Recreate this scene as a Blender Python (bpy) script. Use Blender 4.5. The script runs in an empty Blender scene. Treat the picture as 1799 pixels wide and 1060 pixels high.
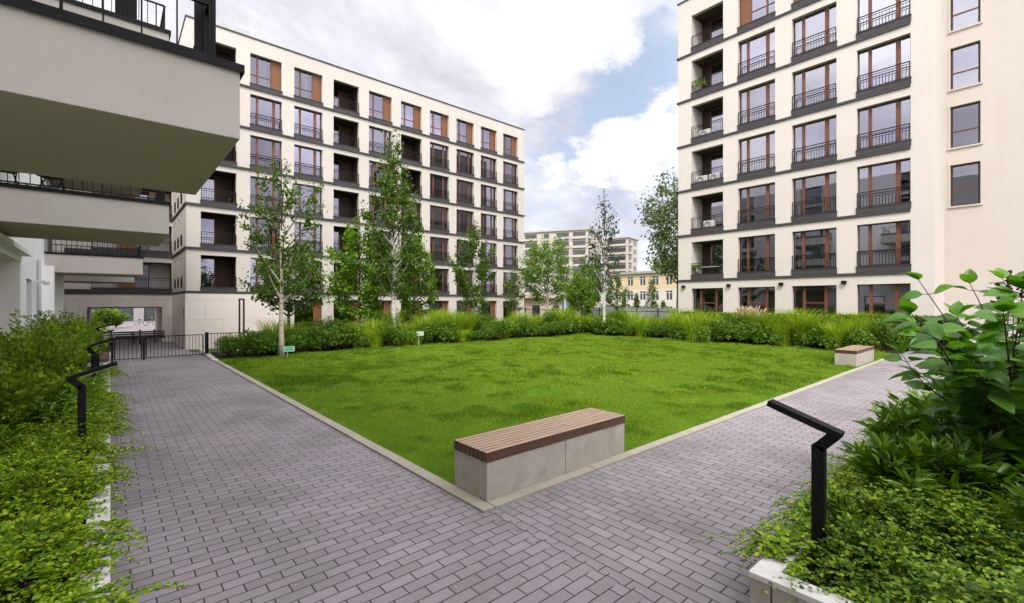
import bpy, math, random
import numpy as np
from mathutils import Vector
random.seed(7)
RNG = np.random.default_rng(11)
SC = bpy.context.scene
COL = SC.collection
rad = math.radians

# ------------------------------------------------------------------ camera
H = 2.6; FPX = 806.; YAW = rad(41.2); SA, CA = math.sin(YAW), math.cos(YAW)
cam = bpy.data.cameras.new('camera'); cam_o = bpy.data.objects.new('camera', cam); COL.objects.link(cam_o)
cam.sensor_width = 36; cam.lens = FPX / 1799 * 36; cam.shift_y = 2 / 1799
cam.clip_start = .05; cam.clip_end = 3000
cam_o.location = (0, 0, H); cam_o.rotation_euler = (rad(90), 0, -YAW)
SC.camera = cam_o
def ray(px, py):
    t = (px - 900) / FPX; v = (532 - py) / FPX
    return Vector((t * CA + SA, -t * SA + CA, v))
def at(px, py, d):
    """world point seen at a pixel of the photograph at depth d"""
    r = ray(px, py) * d
    return Vector((r.x, r.y, r.z + H))

# ------------------------------------------------------------------ materials
def nt(name):
    m = bpy.data.materials.new(name); m.use_nodes = True
    t = m.node_tree; t.nodes.clear()
    o = t.nodes.new('ShaderNodeOutputMaterial')
    return m, t, o
def N(t, kind, **kw):
    n = t.nodes.new(kind)
    for k, v in kw.items():
        if k.startswith('i_'): n.inputs[k[2:].replace('_', ' ')].default_value = v
        else: setattr(n, k, v)
    return n
def L(t, a, b): t.links.new(a, b)
def c4(c): return (c[0], c[1], c[2], 1)
def ramp(t, stops):
    r = t.nodes.new('ShaderNodeValToRGB'); e = r.color_ramp.elements
    while len(e) < len(stops): e.new(.5)
    for k, (p, c) in enumerate(stops): e[k].position = p; e[k].color = c4(c)
    return r
def surf(name, col, col2=None, scale=3., rough=.8, bump=0., bscale=60., metallic=0., spec=.3, stain=None, streak=False):
    m, t, o = nt(name)
    b = N(t, 'ShaderNodeBsdfPrincipled'); b.inputs['Roughness'].default_value = rough
    b.inputs['Metallic'].default_value = metallic; b.inputs['Specular IOR Level'].default_value = spec
    tc = N(t, 'ShaderNodeTexCoord')
    src = tc.outputs['Object']
    if streak:
        mp = N(t, 'ShaderNodeMapping'); mp.inputs['Scale'].default_value = (1, 1, .08); L(t, src, mp.inputs[0]); src2 = mp.outputs[0]
    else: src2 = src
    if col2 is None: col2 = tuple(c * .88 for c in col)
    n = N(t, 'ShaderNodeTexNoise'); n.inputs['Scale'].default_value = scale; n.inputs['Detail'].default_value = 7; n.inputs['Roughness'].default_value = .65
    L(t, src2, n.inputs['Vector'])
    r = ramp(t, [(.3, col2), (.7, col)]); L(t, n.outputs['Fac'], r.inputs[0])
    out = r.outputs[0]
    if stain:
        n3 = N(t, 'ShaderNodeTexNoise'); n3.inputs['Scale'].default_value = stain[1]; n3.inputs['Detail'].default_value = 5
        mp3 = N(t, 'ShaderNodeMapping'); mp3.inputs['Scale'].default_value = (3, 3, .35) if 'plaster' in name else (1, 1, 1); L(t, src, mp3.inputs[0]); L(t, mp3.outputs[0], n3.inputs['Vector'])
        r3 = ramp(t, [(.52, (0, 0, 0)), (.7, (1, 1, 1))]); L(t, n3.outputs['Fac'], r3.inputs[0])
        mx = N(t, 'ShaderNodeMixRGB'); mx.inputs[2].default_value = c4(stain[0]); L(t, out, mx.inputs[1])
        mm = N(t, 'ShaderNodeMath', operation='MULTIPLY'); mm.inputs[1].default_value = stain[2]; L(t, r3.outputs[0], mm.inputs[0]); L(t, mm.outputs[0], mx.inputs[0])
        out = mx.outputs[0]
    L(t, out, b.inputs['Base Color'])
    if bump:
        n2 = N(t, 'ShaderNodeTexNoise'); n2.inputs['Scale'].default_value = bscale; n2.inputs['Detail'].default_value = 6; L(t, src, n2.inputs['Vector'])
        bp = N(t, 'ShaderNodeBump'); bp.inputs['Strength'].default_value = bump; bp.inputs['Distance'].default_value = .01
        L(t, n2.outputs['Fac'], bp.inputs['Height']); L(t, bp.outputs[0], b.inputs['Normal'])
    L(t, b.outputs[0], o.inputs[0])
    return m
def leafmat(name, dark, mid, light, trans=.35, rough=.5, spec=.3, glow=(1.25, 1.25, .5)):
    m, t, o = nt(name)
    g = N(t, 'ShaderNodeNewGeometry')
    r = ramp(t, [(0, dark), (.5, mid), (1, light)]); L(t, g.outputs['Random Per Island'], r.inputs[0])
    b = N(t, 'ShaderNodeBsdfPrincipled'); b.inputs['Roughness'].default_value = rough; b.inputs['Specular IOR Level'].default_value = spec
    L(t, r.outputs[0], b.inputs['Base Color'])
    tr = N(t, 'ShaderNodeBsdfTranslucent')
    mu = N(t, 'ShaderNodeMixRGB', blend_type='MULTIPLY'); mu.inputs[0].default_value = 1; mu.inputs[2].default_value = c4(glow)
    L(t, r.outputs[0], mu.inputs[1]); L(t, mu.outputs[0], tr.inputs['Color'])
    mx = N(t, 'ShaderNodeMixShader'); mx.inputs[0].default_value = trans
    L(t, b.outputs[0], mx.inputs[1]); L(t, tr.outputs[0], mx.inputs[2]); L(t, mx.outputs[0], o.inputs[0])
    return m
def glassmat(name, refl=.42, tint=(.5, .52, .55), gc=(.84, .82, .93)):
    m, t, o = nt(name)
    tr = N(t, 'ShaderNodeBsdfTransparent'); tr.inputs[0].default_value = c4(tint)
    gl = N(t, 'ShaderNodeBsdfGlossy'); gl.inputs['Roughness'].default_value = .015; gl.inputs['Color'].default_value = c4(gc)
    fr = N(t, 'ShaderNodeFresnel'); fr.inputs['IOR'].default_value = 1.5
    ad = N(t, 'ShaderNodeMath', operation='ADD', use_clamp=True); ad.inputs[1].default_value = refl; L(t, fr.outputs[0], ad.inputs[0])
    tc = N(t, 'ShaderNodeTexCoord'); n = N(t, 'ShaderNodeTexNoise'); n.inputs['Scale'].default_value = .7; L(t, tc.outputs['Object'], n.inputs['Vector'])
    bp = N(t, 'ShaderNodeBump'); bp.inputs['Strength'].default_value = .03; bp.inputs['Distance'].default_value = .05
    L(t, n.outputs['Fac'], bp.inputs['Height']); L(t, bp.outputs[0], gl.inputs['Normal'])
    mx = N(t, 'ShaderNodeMixShader'); L(t, ad.outputs[0], mx.inputs[0]); L(t, tr.outputs[0], mx.inputs[1]); L(t, gl.outputs[0], mx.inputs[2])
    L(t, mx.outputs[0], o.inputs[0])
    return m
def paver(name, swap):
    m, t, o = nt(name)
    tc = N(t, 'ShaderNodeTexCoord'); mp = N(t, 'ShaderNodeMapping')
    if swap: mp.inputs['Rotation'].default_value = (0, 0, rad(90))
    L(t, tc.outputs['Object'], mp.inputs[0])
    # small wobble so that the joints are not ruler-straight
    nw = N(t, 'ShaderNodeTexNoise'); nw.inputs['Scale'].default_value = 2.2; nw.inputs['Detail'].default_value = 3; L(t, mp.outputs[0], nw.inputs['Vector'])
    vs = N(t, 'ShaderNodeVectorMath', operation='SCALE'); vs.inputs['Scale'].default_value = .012; L(t, nw.outputs['Color'], vs.inputs[0])
    va = N(t, 'ShaderNodeVectorMath', operation='ADD'); L(t, mp.outputs[0], va.inputs[0]); L(t, vs.outputs[0], va.inputs[1])
    b = N(t, 'ShaderNodeTexBrick', offset=.5, squash=1)
    for k, v in (('Scale', 1.), ('Mortar Size', .006), ('Mortar Smooth', .25), ('Bias', 0.), ('Brick Width', .31), ('Row Height', .142)): b.inputs[k].default_value = v
    b.inputs['Color1'].default_value = (.226, .206, .211, 1); b.inputs['Color2'].default_value = (.278, .255, .262, 1); b.inputs['Mortar'].default_value = (.028, .024, .025, 1)
    L(t, va.outputs[0], b.inputs['Vector'])
    n = N(t, 'ShaderNodeTexNoise'); n.inputs['Scale'].default_value = .55; n.inputs['Detail'].default_value = 6; L(t, tc.outputs['Object'], n.inputs['Vector'])
    r = ramp(t, [(.28, (.78, .77, .75)), (.5, (1, .99, 1)), (.72, (1.14, 1.12, 1.12))]); L(t, n.outputs['Fac'], r.inputs[0])
    mu = N(t, 'ShaderNodeMixRGB', blend_type='MULTIPLY'); mu.inputs[0].default_value = 1; L(t, b.outputs['Color'], mu.inputs[1]); L(t, r.outputs[0], mu.inputs[2])
    # grit of the concrete face
    ng = N(t, 'ShaderNodeTexNoise'); ng.inputs['Scale'].default_value = 160; ng.inputs['Detail'].default_value = 3; L(t, tc.outputs['Object'], ng.inputs['Vector'])
    rg = ramp(t, [(.3, (.86, .86, .86)), (.7, (1.12, 1.12, 1.12))]); L(t, ng.outputs['Fac'], rg.inputs[0])
    m2 = N(t, 'ShaderNodeMixRGB', blend_type='MULTIPLY'); m2.inputs[0].default_value = 1; L(t, mu.outputs[0], m2.inputs[1]); L(t, rg.outputs[0], m2.inputs[2])
    # pale droppings and dust spots
    ns = N(t, 'ShaderNodeTexNoise'); ns.inputs['Scale'].default_value = 5.; ns.inputs['Detail'].default_value = 2; L(t, tc.outputs['Object'], ns.inputs['Vector'])
    rs = ramp(t, [(.76, (0, 0, 0)), (.8, (1, 1, 1))]); L(t, ns.outputs['Fac'], rs.inputs[0])
    m3 = N(t, 'ShaderNodeMixRGB'); m3.inputs[2].default_value = (.42, .4, .39, 1); L(t, rs.outputs[0], m3.inputs[0]); L(t, m2.outputs[0], m3.inputs[1])
    p = N(t, 'ShaderNodeBsdfPrincipled'); p.inputs['Roughness'].default_value = .85; p.inputs['Specular IOR Level'].default_value = .15
    L(t, m3.outputs[0], p.inputs['Base Color'])
    mh = N(t, 'ShaderNodeMath', operation='MULTIPLY_ADD'); mh.inputs[1].default_value = -1.; L(t, b.outputs['Fac'], mh.inputs[0])
    mg = N(t, 'ShaderNodeMath', operation='MULTIPLY'); mg.inputs[1].default_value = .12; L(t, ng.outputs['Fac'], mg.inputs[0]); L(t, mg.outputs[0], mh.inputs[2])
    bp = N(t, 'ShaderNodeBump'); bp.inputs['Strength'].default_value = .7; bp.inputs['Distance'].default_value = .006; L(t, mh.outputs[0], bp.inputs['Height']); L(t, bp.outputs[0], p.inputs['Normal'])
    L(t, p.outputs[0], o.inputs[0])
    return m
def stonemat():
    m, t, o = nt('stone_cladding')
    tc = N(t, 'ShaderNodeTexCoord'); sx = N(t, 'ShaderNodeSeparateXYZ'); L(t, tc.outputs['Object'], sx.inputs[0])
    ad = N(t, 'ShaderNodeMath', operation='ADD'); L(t, sx.outputs[0], ad.inputs[0]); L(t, sx.outputs[1], ad.inputs[1])
    cb = N(t, 'ShaderNodeCombineXYZ'); L(t, ad.outputs[0], cb.inputs[0]); L(t, sx.outputs[2], cb.inputs[1])
    b = N(t, 'ShaderNodeTexBrick', offset=.5, squash=1)
    for k, v in (('Scale', 1.), ('Mortar Size', .012), ('Mortar Smooth', .1), ('Bias', 0.), ('Brick Width', 2.2), ('Row Height', 1.4)): b.inputs[k].default_value = v
    b.inputs['Color1'].default_value = (.7, .63, .57, 1); b.inputs['Color2'].default_value = (.75, .68, .62, 1); b.inputs['Mortar'].default_value = (.5, .43, .38, 1)
    L(t, cb.outputs[0], b.inputs['Vector'])
    p = N(t, 'ShaderNodeBsdfPrincipled'); p.inputs['Roughness'].default_value = .6; L(t, b.outputs['Color'], p.inputs['Base Color']); L(t, p.outputs[0], o.inputs[0])
    return m
def woodmat(name, c1, c2):
    m, t, o = nt(name)
    tc = N(t, 'ShaderNodeTexCoord'); mp = N(t, 'ShaderNodeMapping'); mp.inputs['Scale'].default_value = (1.2, 26, 26); L(t, tc.outputs['Object'], mp.inputs[0])
    n = N(t, 'ShaderNodeTexNoise'); n.inputs['Scale'].default_value = 1.6; n.inputs['Detail'].default_value = 6; L(t, mp.outputs[0], n.inputs['Vector'])
    g = N(t, 'ShaderNodeNewGeometry')
    ad = N(t, 'ShaderNodeMath', operation='MULTIPLY_ADD'); ad.inputs[1].default_value = .3; L(t, g.outputs['Random Per Island'], ad.inputs[0]); L(t, n.outputs['Fac'], ad.inputs[2])
    r = ramp(t, [(.35, c1), (.95, c2)]); L(t, ad.outputs[0], r.inputs[0])
    p = N(t, 'ShaderNodeBsdfPrincipled'); p.inputs['Roughness'].default_value = .42; p.inputs['Specular IOR Level'].default_value = .5
    L(t, r.outputs[0], p.inputs['Base Color']); 
    bp = N(t, 'ShaderNodeBump'); bp.inputs['Strength'].default_value = .25; bp.inputs['Distance'].default_value = .004; L(t, n.outputs['Fac'], bp.inputs['Height']); L(t, bp.outputs[0], p.inputs['Normal'])
    L(t, p.outputs[0], o.inputs[0])
    return m
def lawnmat():
    m, t, o = nt('lawn_turf')
    tc = N(t, 'ShaderNodeTexCoord'); n = N(t, 'ShaderNodeTexNoise'); n.inputs['Scale'].default_value = 1.1; n.inputs['Detail'].default_value = 8; n.inputs['Roughness'].default_value = .7
    L(t, tc.outputs['Object'], n.inputs['Vector'])
    r = ramp(t, [(.3, (.045, .1, .004)), (.7, (.095, .18, .008))]); L(t, n.outputs['Fac'], r.inputs[0])
    p = N(t, 'ShaderNodeBsdfPrincipled'); p.inputs['Roughness'].default_value = .9; p.inputs['Specular IOR Level'].default_value = .1
    L(t, r.outputs[0], p.inputs['Base Color']); L(t, p.outputs[0], o.inputs[0])
    return m
def barkmat(name, light, dark, scale=5, thr=.55):
    m, t, o = nt(name)
    tc = N(t, 'ShaderNodeTexCoord'); mp = N(t, 'ShaderNodeMapping'); mp.inputs['Scale'].default_value = (1, 1, 2.6); L(t, tc.outputs['Object'], mp.inputs[0])
    n = N(t, 'ShaderNodeTexNoise'); n.inputs['Scale'].default_value = scale; n.inputs['Detail'].default_value = 6; L(t, mp.outputs[0], n.inputs['Vector'])
    r = ramp(t, [(thr, light), (thr + .12, dark)]); L(t, n.outputs['Fac'], r.inputs[0])
    p = N(t, 'ShaderNodeBsdfPrincipled'); p.inputs['Roughness'].default_value = .85
    L(t, r.outputs[0], p.inputs['Base Color']); L(t, p.outputs[0], o.inputs[0])
    return m

M = {}
M['plaster'] = surf('cream_plaster', (.555, .515, .46), (.505, .465, .415), .25, .9, .12, 90, stain=((.5, .45, .39), .5, .25))
M['plaster_b'] = surf('ivory_plaster', (.62, .57, .515), (.575, .525, .475), .25, .9, .12, 90, stain=((.54, .48, .42), .5, .22))
M['plaster_pink'] = surf('beige_plaster', (.56, .51, .455), (.52, .47, .415), .25, .9, .12, 90, stain=((.5, .43, .36), .4, .28))
M['white_plaster'] = surf('white_plaster', (.87, .86, .84), (.82, .81, .79), .35, .9, .2, 140, stain=((.66, .64, .61), .6, .25))
M['balcony_plaster'] = surf('balcony_plaster', (.5, .465, .425), (.455, .42, .38), .35, .9, .35, 150, stain=((.42, .39, .35), .6, .25))  # wall plaster made darker; shade on the balcony faces is in this colour
M['soffit'] = surf('soffit_plaster', (.39, .35, .245), (.35, .315, .215), .3, .9, .15, 120)  # olive and dark: green bounce light under the balconies put into the colour
M['stone'] = stonemat()
M['dark'] = surf('charcoal_render', (.06, .053, .055), (.045, .04, .042), 2, .7)
M['black'] = surf('black_metal', (.004, .004, .0045), (.007, .007, .0075), 8, .55, spec=.18)
M['brown'] = surf('brown_frame', (.16, .062, .031), (.115, .042, .021), 3, .5, spec=.4)
M['darkframe'] = surf('dark_window_frame', (.045, .03, .025), (.03, .02, .017), 3, .5, spec=.4)
M['panel'] = surf('brown_panel', (.2, .085, .038), (.15, .06, .026), 1.5, .55, streak=True)
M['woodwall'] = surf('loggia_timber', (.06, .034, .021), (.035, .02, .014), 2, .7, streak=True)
M['woodtan'] = surf('tan_timber', (.33, .17, .07), (.24, .11, .045), 2, .7, streak=True)  # tan timber of the gatehouse loggias
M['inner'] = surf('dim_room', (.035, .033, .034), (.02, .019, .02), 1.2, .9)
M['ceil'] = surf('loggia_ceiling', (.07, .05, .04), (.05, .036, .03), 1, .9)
M['glass'] = glassmat('window_glass', .3)
M['glass_soft'] = glassmat('window_glass_soft', .16, (.6, .6, .62))
M['glass_bright'] = glassmat('window_glass_bright', .4)
for k_, r_ in (('sky_tint_glass', .3), ('sky_tint_glass_soft', .18), ('sky_tint_glass_deep', .42)): M[k_] = glassmat(k_, r_, (.5, .5, .53), (.46, .445, .545))  # gloss colour tinted dark lilac to stand for the sky these panes reflect
M['glass_dim'] = glassmat('balcony_glass', .3, (.6, .6, .6))
M['curtain'] = surf('pale_curtain', (.66, .66, .64), (.4, .41, .41), 9, .9, streak=True)
M['curtain_teal'] = surf('mint_curtain', (.42, .6, .52), (.26, .42, .36), 9, .9, streak=True)
M['concrete'] = surf('cast_concrete', (.43, .395, .345), (.33, .3, .255), 2.2, .85, .35, 70, stain=((.25, .235, .19), 3.2, .5), streak=False)
M['kerb'] = surf('kerb_concrete', (.37, .335, .27), (.3, .27, .215), 3, .9, .3, 80, stain=((.27, .25, .18), 2., .4))
M['whitekerb'] = surf('pale_concrete', (.66, .64, .6), (.56, .54, .5), 2.5, .85, .25, 90, stain=((.42, .4, .36), 4., .3))
M['soil'] = surf('soil', (.03, .02, .013), (.014, .01, .007), 14, 1, .8, 50)
M['ground'] = surf('rough_turf', (.07, .1, .02), (.05, .06, .02), 1.2, 1, .5, 20)
M['slat'] = woodmat('bench_timber_lit_top', (.24, .145, .085), (.5, .36, .25))  # pale copy for the slat tops, sky reflection put into the colour
M['slatdark'] = woodmat('dark_timber', (.05, .026, .013), (.12, .06, .028))
M['pave_x'] = paver('grey_pavers', False)
M['pave_y'] = paver('grey_pavers_turned', True)
M['lawn'] = lawnmat()
M['blade'] = leafmat('grass_blade', (.07, .14, .005), (.16, .265, .01), (.33, .37, .04), .32, .6, .12)
M['tussock'] = leafmat('tussock_blade', (.04, .105, .005), (.085, .18, .007), (.16, .265, .014), .28, .6, .12)  # darker grass kind, with shade among the taller blades put into its colour
M['birchleaf'] = leafmat('birch_leaf', (.03, .07, .008), (.075, .145, .016), (.15, .23, .03), .32)
M['birchdark'] = leafmat('sparse_birch_leaf', (.02, .04, .012), (.045, .08, .022), (.1, .15, .04), .25)
M['maple'] = leafmat('maple_leaf', (.055, .13, .005), (.12, .24, .01), (.2, .33, .02), .38)
M['mapledark'] = leafmat('dark_maple_leaf', (.035, .08, .007), (.07, .145, .011), (.13, .22, .02), .32)
M['poplar'] = leafmat('poplar_leaf', (.05, .085, .025), (.09, .14, .04), (.16, .21, .07), .3)
M['farleaf'] = leafmat('far_leaf', (.05, .1, .015), (.09, .16, .025), (.15, .21, .045), .3)
M['conifer'] = leafmat('conifer_leaf', (.05, .09, .015), (.09, .14, .022), (.14, .2, .035), .2)
M['hedge1'] = leafmat('shrub_leaf', (.03, .085, .006), (.08, .17, .01), (.17, .27, .02), .28)
M['hedge2'] = leafmat('fresh_shrub_leaf', (.09, .18, .006), (.17, .29, .01), (.27, .38, .02), .35)
M['tallgrass'] = leafmat('ornamental_grass', (.1, .2, .008), (.24, .37, .014), (.42, .52, .045), .35, .55)
M['plume'] = leafmat('grass_plume', (.38, .27, .15), (.5, .37, .22), (.6, .47, .32), .2, .8, .1, (1, 1, 1))
M['cover'] = leafmat('cover_leaf', (.04, .115, .004), (.165, .295, .007), (.4, .51, .016), .26, .5, .25)
M['cover2'] = leafmat('dark_cover_leaf', (.022, .075, .005), (.115, .225, .009), (.3, .41, .02), .24, .45, .35)  # darker green leaves for the plants of the right bed
M['spirea'] = leafmat('small_shrub_leaf', (.08, .17, .007), (.19, .32, .012), (.33, .45, .024), .35)
M['lilac'] = leafmat('broad_leaf', (.045, .14, .007), (.085, .23, .011), (.14, .32, .02), .38, .36, .5)
M['laurel'] = leafmat('laurel_leaf', (.04, .11, .006), (.095, .21, .01), (.18, .31, .022), .3, .28, .6)
M['iris'] = leafmat('strap_leaf', (.03, .09, .01), (.045, .125, .014), (.06, .15, .02), .3, .45)
M['stem'] = surf('green_stem', (.07, .055, .03), (.04, .03, .018), 6, .8)
M['greenstem'] = surf('young_stem', (.14, .16, .04), (.09, .1, .03), 6, .8)
M['birchbark'] = barkmat('birch_bark', (.5, .43, .34), (.16, .12, .09), 4, .57)
M['whitebark'] = barkmat('white_birch_bark', (.54, .5, .44), (.15, .13, .11), 4, .55)
M['bark'] = barkmat('brown_bark', (.12, .085, .055), (.05, .035, .025), 7, .45)
M['signgreen'] = surf('mint_sign', (.27, .62, .42), (.24, .56, .38), 2, .5)
M['signpale'] = surf('pale_sign', (.5, .66, .5), (.46, .6, .46), 2, .5)
M['ink'] = surf('dark_lettering', (.03, .11, .07), None, 2, .6)
M['stake'] = surf('grey_stake', (.5, .52, .46), None, 2, .6)
M['zinc'] = surf('zinc_sheet', (.46, .47, .47), (.38, .39, .39), 1.5, .55, streak=True)
M['steelblue'] = surf('blue_grey_cladding', (.2, .24, .27), None, 1, .6)
M['yellow'] = surf('ochre_plaster', (.62, .49, .3), (.58, .45, .27), .6, .9)
M['rose'] = surf('rose_plaster', (.7, .56, .46), None, .6, .9)
M['roofgrey'] = surf('roof_grey', (.3, .29, .28), None, 1, .8)
M['far_wall'] = surf('far_wall', (.5, .45, .4), None, .2, .9)
M['far_wall2'] = surf('far_wall_grey', (.44, .42, .395), None, .2, .9)
M['far_glass'] = surf('far_window', (.07, .075, .08), (.04, .045, .05), .8, .25, spec=.6)
M['ac'] = surf('white_casing', (.66, .65, .62), None, 3, .5)
M['berry'] = surf('dark_seed_heads', (.03, .016, .01), (.05, .028, .016), 30, .9)
M['pot'] = surf('terracotta', (.3, .13, .07), None, 4, .8)

# ------------------------------------------------------------------ mesh helpers
class MB:
    def __init__(s): s.v = []; s.f = []; s.m = []
    def quad(s, a, b, c, d, mi=0):
        n = len(s.v); s.v += [tuple(a), tuple(b), tuple(c), tuple(d)]; s.f.append((n, n + 1, n + 2, n + 3)); s.m.append(mi)
    def box(s, x0, y0, z0, x1, y1, z1, mi=0):
        x0, x1 = min(x0, x1), max(x0, x1); y0, y1 = min(y0, y1), max(y0, y1); z0, z1 = min(z0, z1), max(z0, z1)
        n = len(s.v)
        s.v += [(x0, y0, z0), (x1, y0, z0), (x1, y1, z0), (x0, y1, z0), (x0, y0, z1), (x1, y0, z1), (x1, y1, z1), (x0, y1, z1)]
        for f in ((3, 2, 1, 0), (4, 5, 6, 7), (0, 1, 5, 4), (1, 2, 6, 5), (2, 3, 7, 6), (3, 0, 4, 7)):
            s.f.append(tuple(n + k for k in f)); s.m.append(mi)
    def obox(s, p0, p1, w, h, up=(0, 0, 1), mi=0):
        """bar of width w and height h running from p0 to p1"""
        p0, p1 = Vector(p0), Vector(p1); d = (p1 - p0).normalized(); side = d.cross(Vector(up))
        if side.length < 1e-4: side = d.cross(Vector((0, 1, 0)))
        side.normalize(); u = side.cross(d).normalized()
        n = len(s.v)
        for p in (p0, p1):
            for a, b in ((-1, -1), (1, -1), (1, 1), (-1, 1)): s.v.append(tuple(p + side * (a * w / 2) + u * (b * h / 2)))
        for f in ((0, 1, 2, 3), (7, 6, 5, 4), (0, 4, 5, 1), (1, 5, 6, 2), (2, 6, 7, 3), (3, 7, 4, 0)):
            s.f.append(tuple(n + k for k in f)); s.m.append(mi)
    def path(s, pts, rr, seg=7, mi=0, cap=True):
        pts = [Vector(p) for p in pts]; n0 = len(s.v); k = len(pts); ref = None
        for i, p in enumerate(pts):
            d = (pts[min(i + 1, k - 1)] - pts[max(i - 1, 0)])
            d = d.normalized() if d.length > 1e-6 else Vector((0, 0, 1))
            if ref is None: ref = d.cross(Vector((.31, .95, .1))); ref = ref.normalized() if ref.length > 1e-3 else Vector((1, 0, 0))
            a = (ref - d * ref.dot(d)).normalized(); ref = a; b = d.cross(a)
            for j in range(seg):
                t = 2 * math.pi * j / seg
                s.v.append(tuple(p + (a * math.cos(t) + b * math.sin(t)) * rr[i]))
        for i in range(k - 1):
            for j in range(seg):
                q = (j + 1) % seg
                s.f.append((n0 + i * seg + j, n0 + i * seg + q, n0 + (i + 1) * seg + q, n0 + (i + 1) * seg + j)); s.m.append(mi)
        if cap:
            s.f.append(tuple(n0 + j for j in reversed(range(seg)))); s.m.append(mi)
            s.f.append(tuple(n0 + (k - 1) * seg + j for j in range(seg))); s.m.append(mi)
    def ring(s, c, r, tr, axis, seg=22, mi=0):
        c = Vector(c); ax = Vector(axis).normalized(); u = ax.cross(Vector((0, 0, 1))); u = u.normalized() if u.length > 1e-3 else Vector((1, 0, 0)); w = ax.cross(u)
        s.path([c + (u * math.cos(t) + w * math.sin(t)) * r for t in [2 * math.pi * k / seg for k in range(seg + 1)]], [tr] * (seg + 1), 5, mi, False)
    def build(s, name, mats, parent=None, bevel=0, smooth=False, loc=None):
        me = bpy.data.meshes.new(name); me.from_pydata(s.v, [], s.f)
        if not isinstance(mats, (list, tuple)): mats = [mats]
        for m in mats: me.materials.append(m)
        if any(s.m): me.polygons.foreach_set('material_index', s.m)
        if smooth: me.polygons.foreach_set('use_smooth', [True] * len(s.f))
        me.update()
        return link(name, me, parent, bevel, loc)
def link(name, me, parent=None, bevel=0, loc=None):
    o = bpy.data.objects.new(name, me); COL.objects.link(o)
    if parent: o.parent = parent
    if loc is not None: o.location = loc
    if bevel:
        b = o.modifiers.new('bevel', 'BEVEL'); b.width = bevel; b.segments = 2; b.limit_method = 'ANGLE'
    return o
def tag(o, label=None, cat=None, group=None, kind=None):
    if label: o['label'] = label
    if cat: o['category'] = cat
    if group: o['group'] = group
    if kind: o['kind'] = kind
    elif cat: o['kind'] = 'thing'
    return o
def thing(name, label, cat, loc=(0, 0, 0), rz=0, group=None):
    o = bpy.data.objects.new(name, None); COL.objects.link(o); o.empty_display_size = .2
    o.location = loc; o.rotation_euler = (0, 0, rz)
    return tag(o, label, cat, group)
def dup(root, loc, rz=0, scale=None, label=None):
    kids = {}
    for ob in list(COL.objects):
        if ob.parent: kids.setdefault(ob.parent.name, []).append(ob)
    def rec(o, par):
        c = o.copy(); COL.objects.link(c)
        if par: c.parent = par
        for ch in kids.get(o.name, []): rec(ch, c)
        return c
    r = rec(root, None); r.location = loc; r.rotation_euler = (0, 0, rz)
    if scale is not None: r.scale = scale
    if label: r['label'] = label
    return r
def inst_mesh(name, tv, tf, P, Fw, Up, S, mat, parent=None, smooth=False, loc=None):
    """one mesh holding a leaf template at every point: forward Fw, up Up, scale S (N or N,3)"""
    tv = np.asarray(tv, float); P = np.asarray(P, float); Nn = len(P)
    Fw = np.asarray(Fw, float); Fw = Fw / (np.linalg.norm(Fw, axis=1, keepdims=True) + 1e-9)
    Up = np.asarray(Up, float); Sd = np.cross(Up, Fw); Sd /= (np.linalg.norm(Sd, axis=1, keepdims=True) + 1e-9)
    Uu = np.cross(Fw, Sd); S = np.asarray(S, float)
    if S.ndim == 1: S = np.repeat(S[:, None], 3, 1)
    V = (P[:, None, :] + tv[None, :, 0:1] * S[:, None, 0:1] * Fw[:, None, :] + tv[None, :, 1:2] * S[:, None, 1:2] * Sd[:, None, :] + tv[None, :, 2:3] * S[:, None, 2:3] * Uu[:, None, :])
    nv = len(tv); V = V.reshape(-1, 3)
    loops = np.concatenate([np.asarray(f) for f in tf]); tot = np.array([len(f) for f in tf])
    LV = (loops[None, :] + (np.arange(Nn) * nv)[:, None]).reshape(-1)
    LT = np.tile(tot, Nn); LS = np.concatenate([[0], np.cumsum(LT)[:-1]])
    me = bpy.data.meshes.new(name); me.vertices.add(len(V)); me.vertices.foreach_set('co', V.astype(np.float32).reshape(-1))
    me.loops.add(len(LV)); me.loops.foreach_set('vertex_index', LV.astype(np.int32))
    me.polygons.add(len(LT)); me.polygons.foreach_set('loop_start', LS.astype(np.int32)); me.polygons.foreach_set('loop_total', LT.astype(np.int32))
    if smooth: me.polygons.foreach_set('use_smooth', np.ones(len(LT), bool))
    me.update(calc_edges=True); me.validate()
    me.materials.append(mat)
    return link(name, me, parent, 0, loc)
def rdir(n, zmin=-1., zmax=1.):
    z = RNG.uniform(zmin, zmax, n); a = RNG.uniform(0, 2 * np.pi, n); r = np.sqrt(np.clip(1 - z * z, 0, 1))
    return np.stack([r * np.cos(a), r * np.sin(a), z], 1)
# leaf templates: x = length, y = width, z = up
KITE = ([(0, 0, 0), (.45, .34, .07), (1, 0, -.05), (.45, -.34, .07)], [(0, 1, 2), (0, 2, 3)])
OVAL = ([(0, 0, 0), (.22, .24, .05), (.62, .27, .05), (1, 0, -.04), (.62, -.27, .05), (.22, -.24, .05), (.45, 0, 0)], [(0, 6, 1), (1, 6, 2), (2, 6, 3), (3, 6, 4), (4, 6, 5), (5, 6, 0)])
LANCE = ([(0, 0, 0), (.35, .14, .04), (.7, .1, .02), (1, 0, -.1), (.7, -.1, .02), (.35, -.14, .04), (.5, 0, -.02)], [(0, 6, 1), (1, 6, 2), (2, 6, 3), (3, 6, 4), (4, 6, 5), (5, 6, 0)])
BLADE = ([(-.02, .5, 0), (-.02, -.5, 0), (.3, -.4, .55), (.3, .4, .55), (.75, 0, 1)], [(0, 1, 2, 3), (3, 2, 4)])
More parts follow.
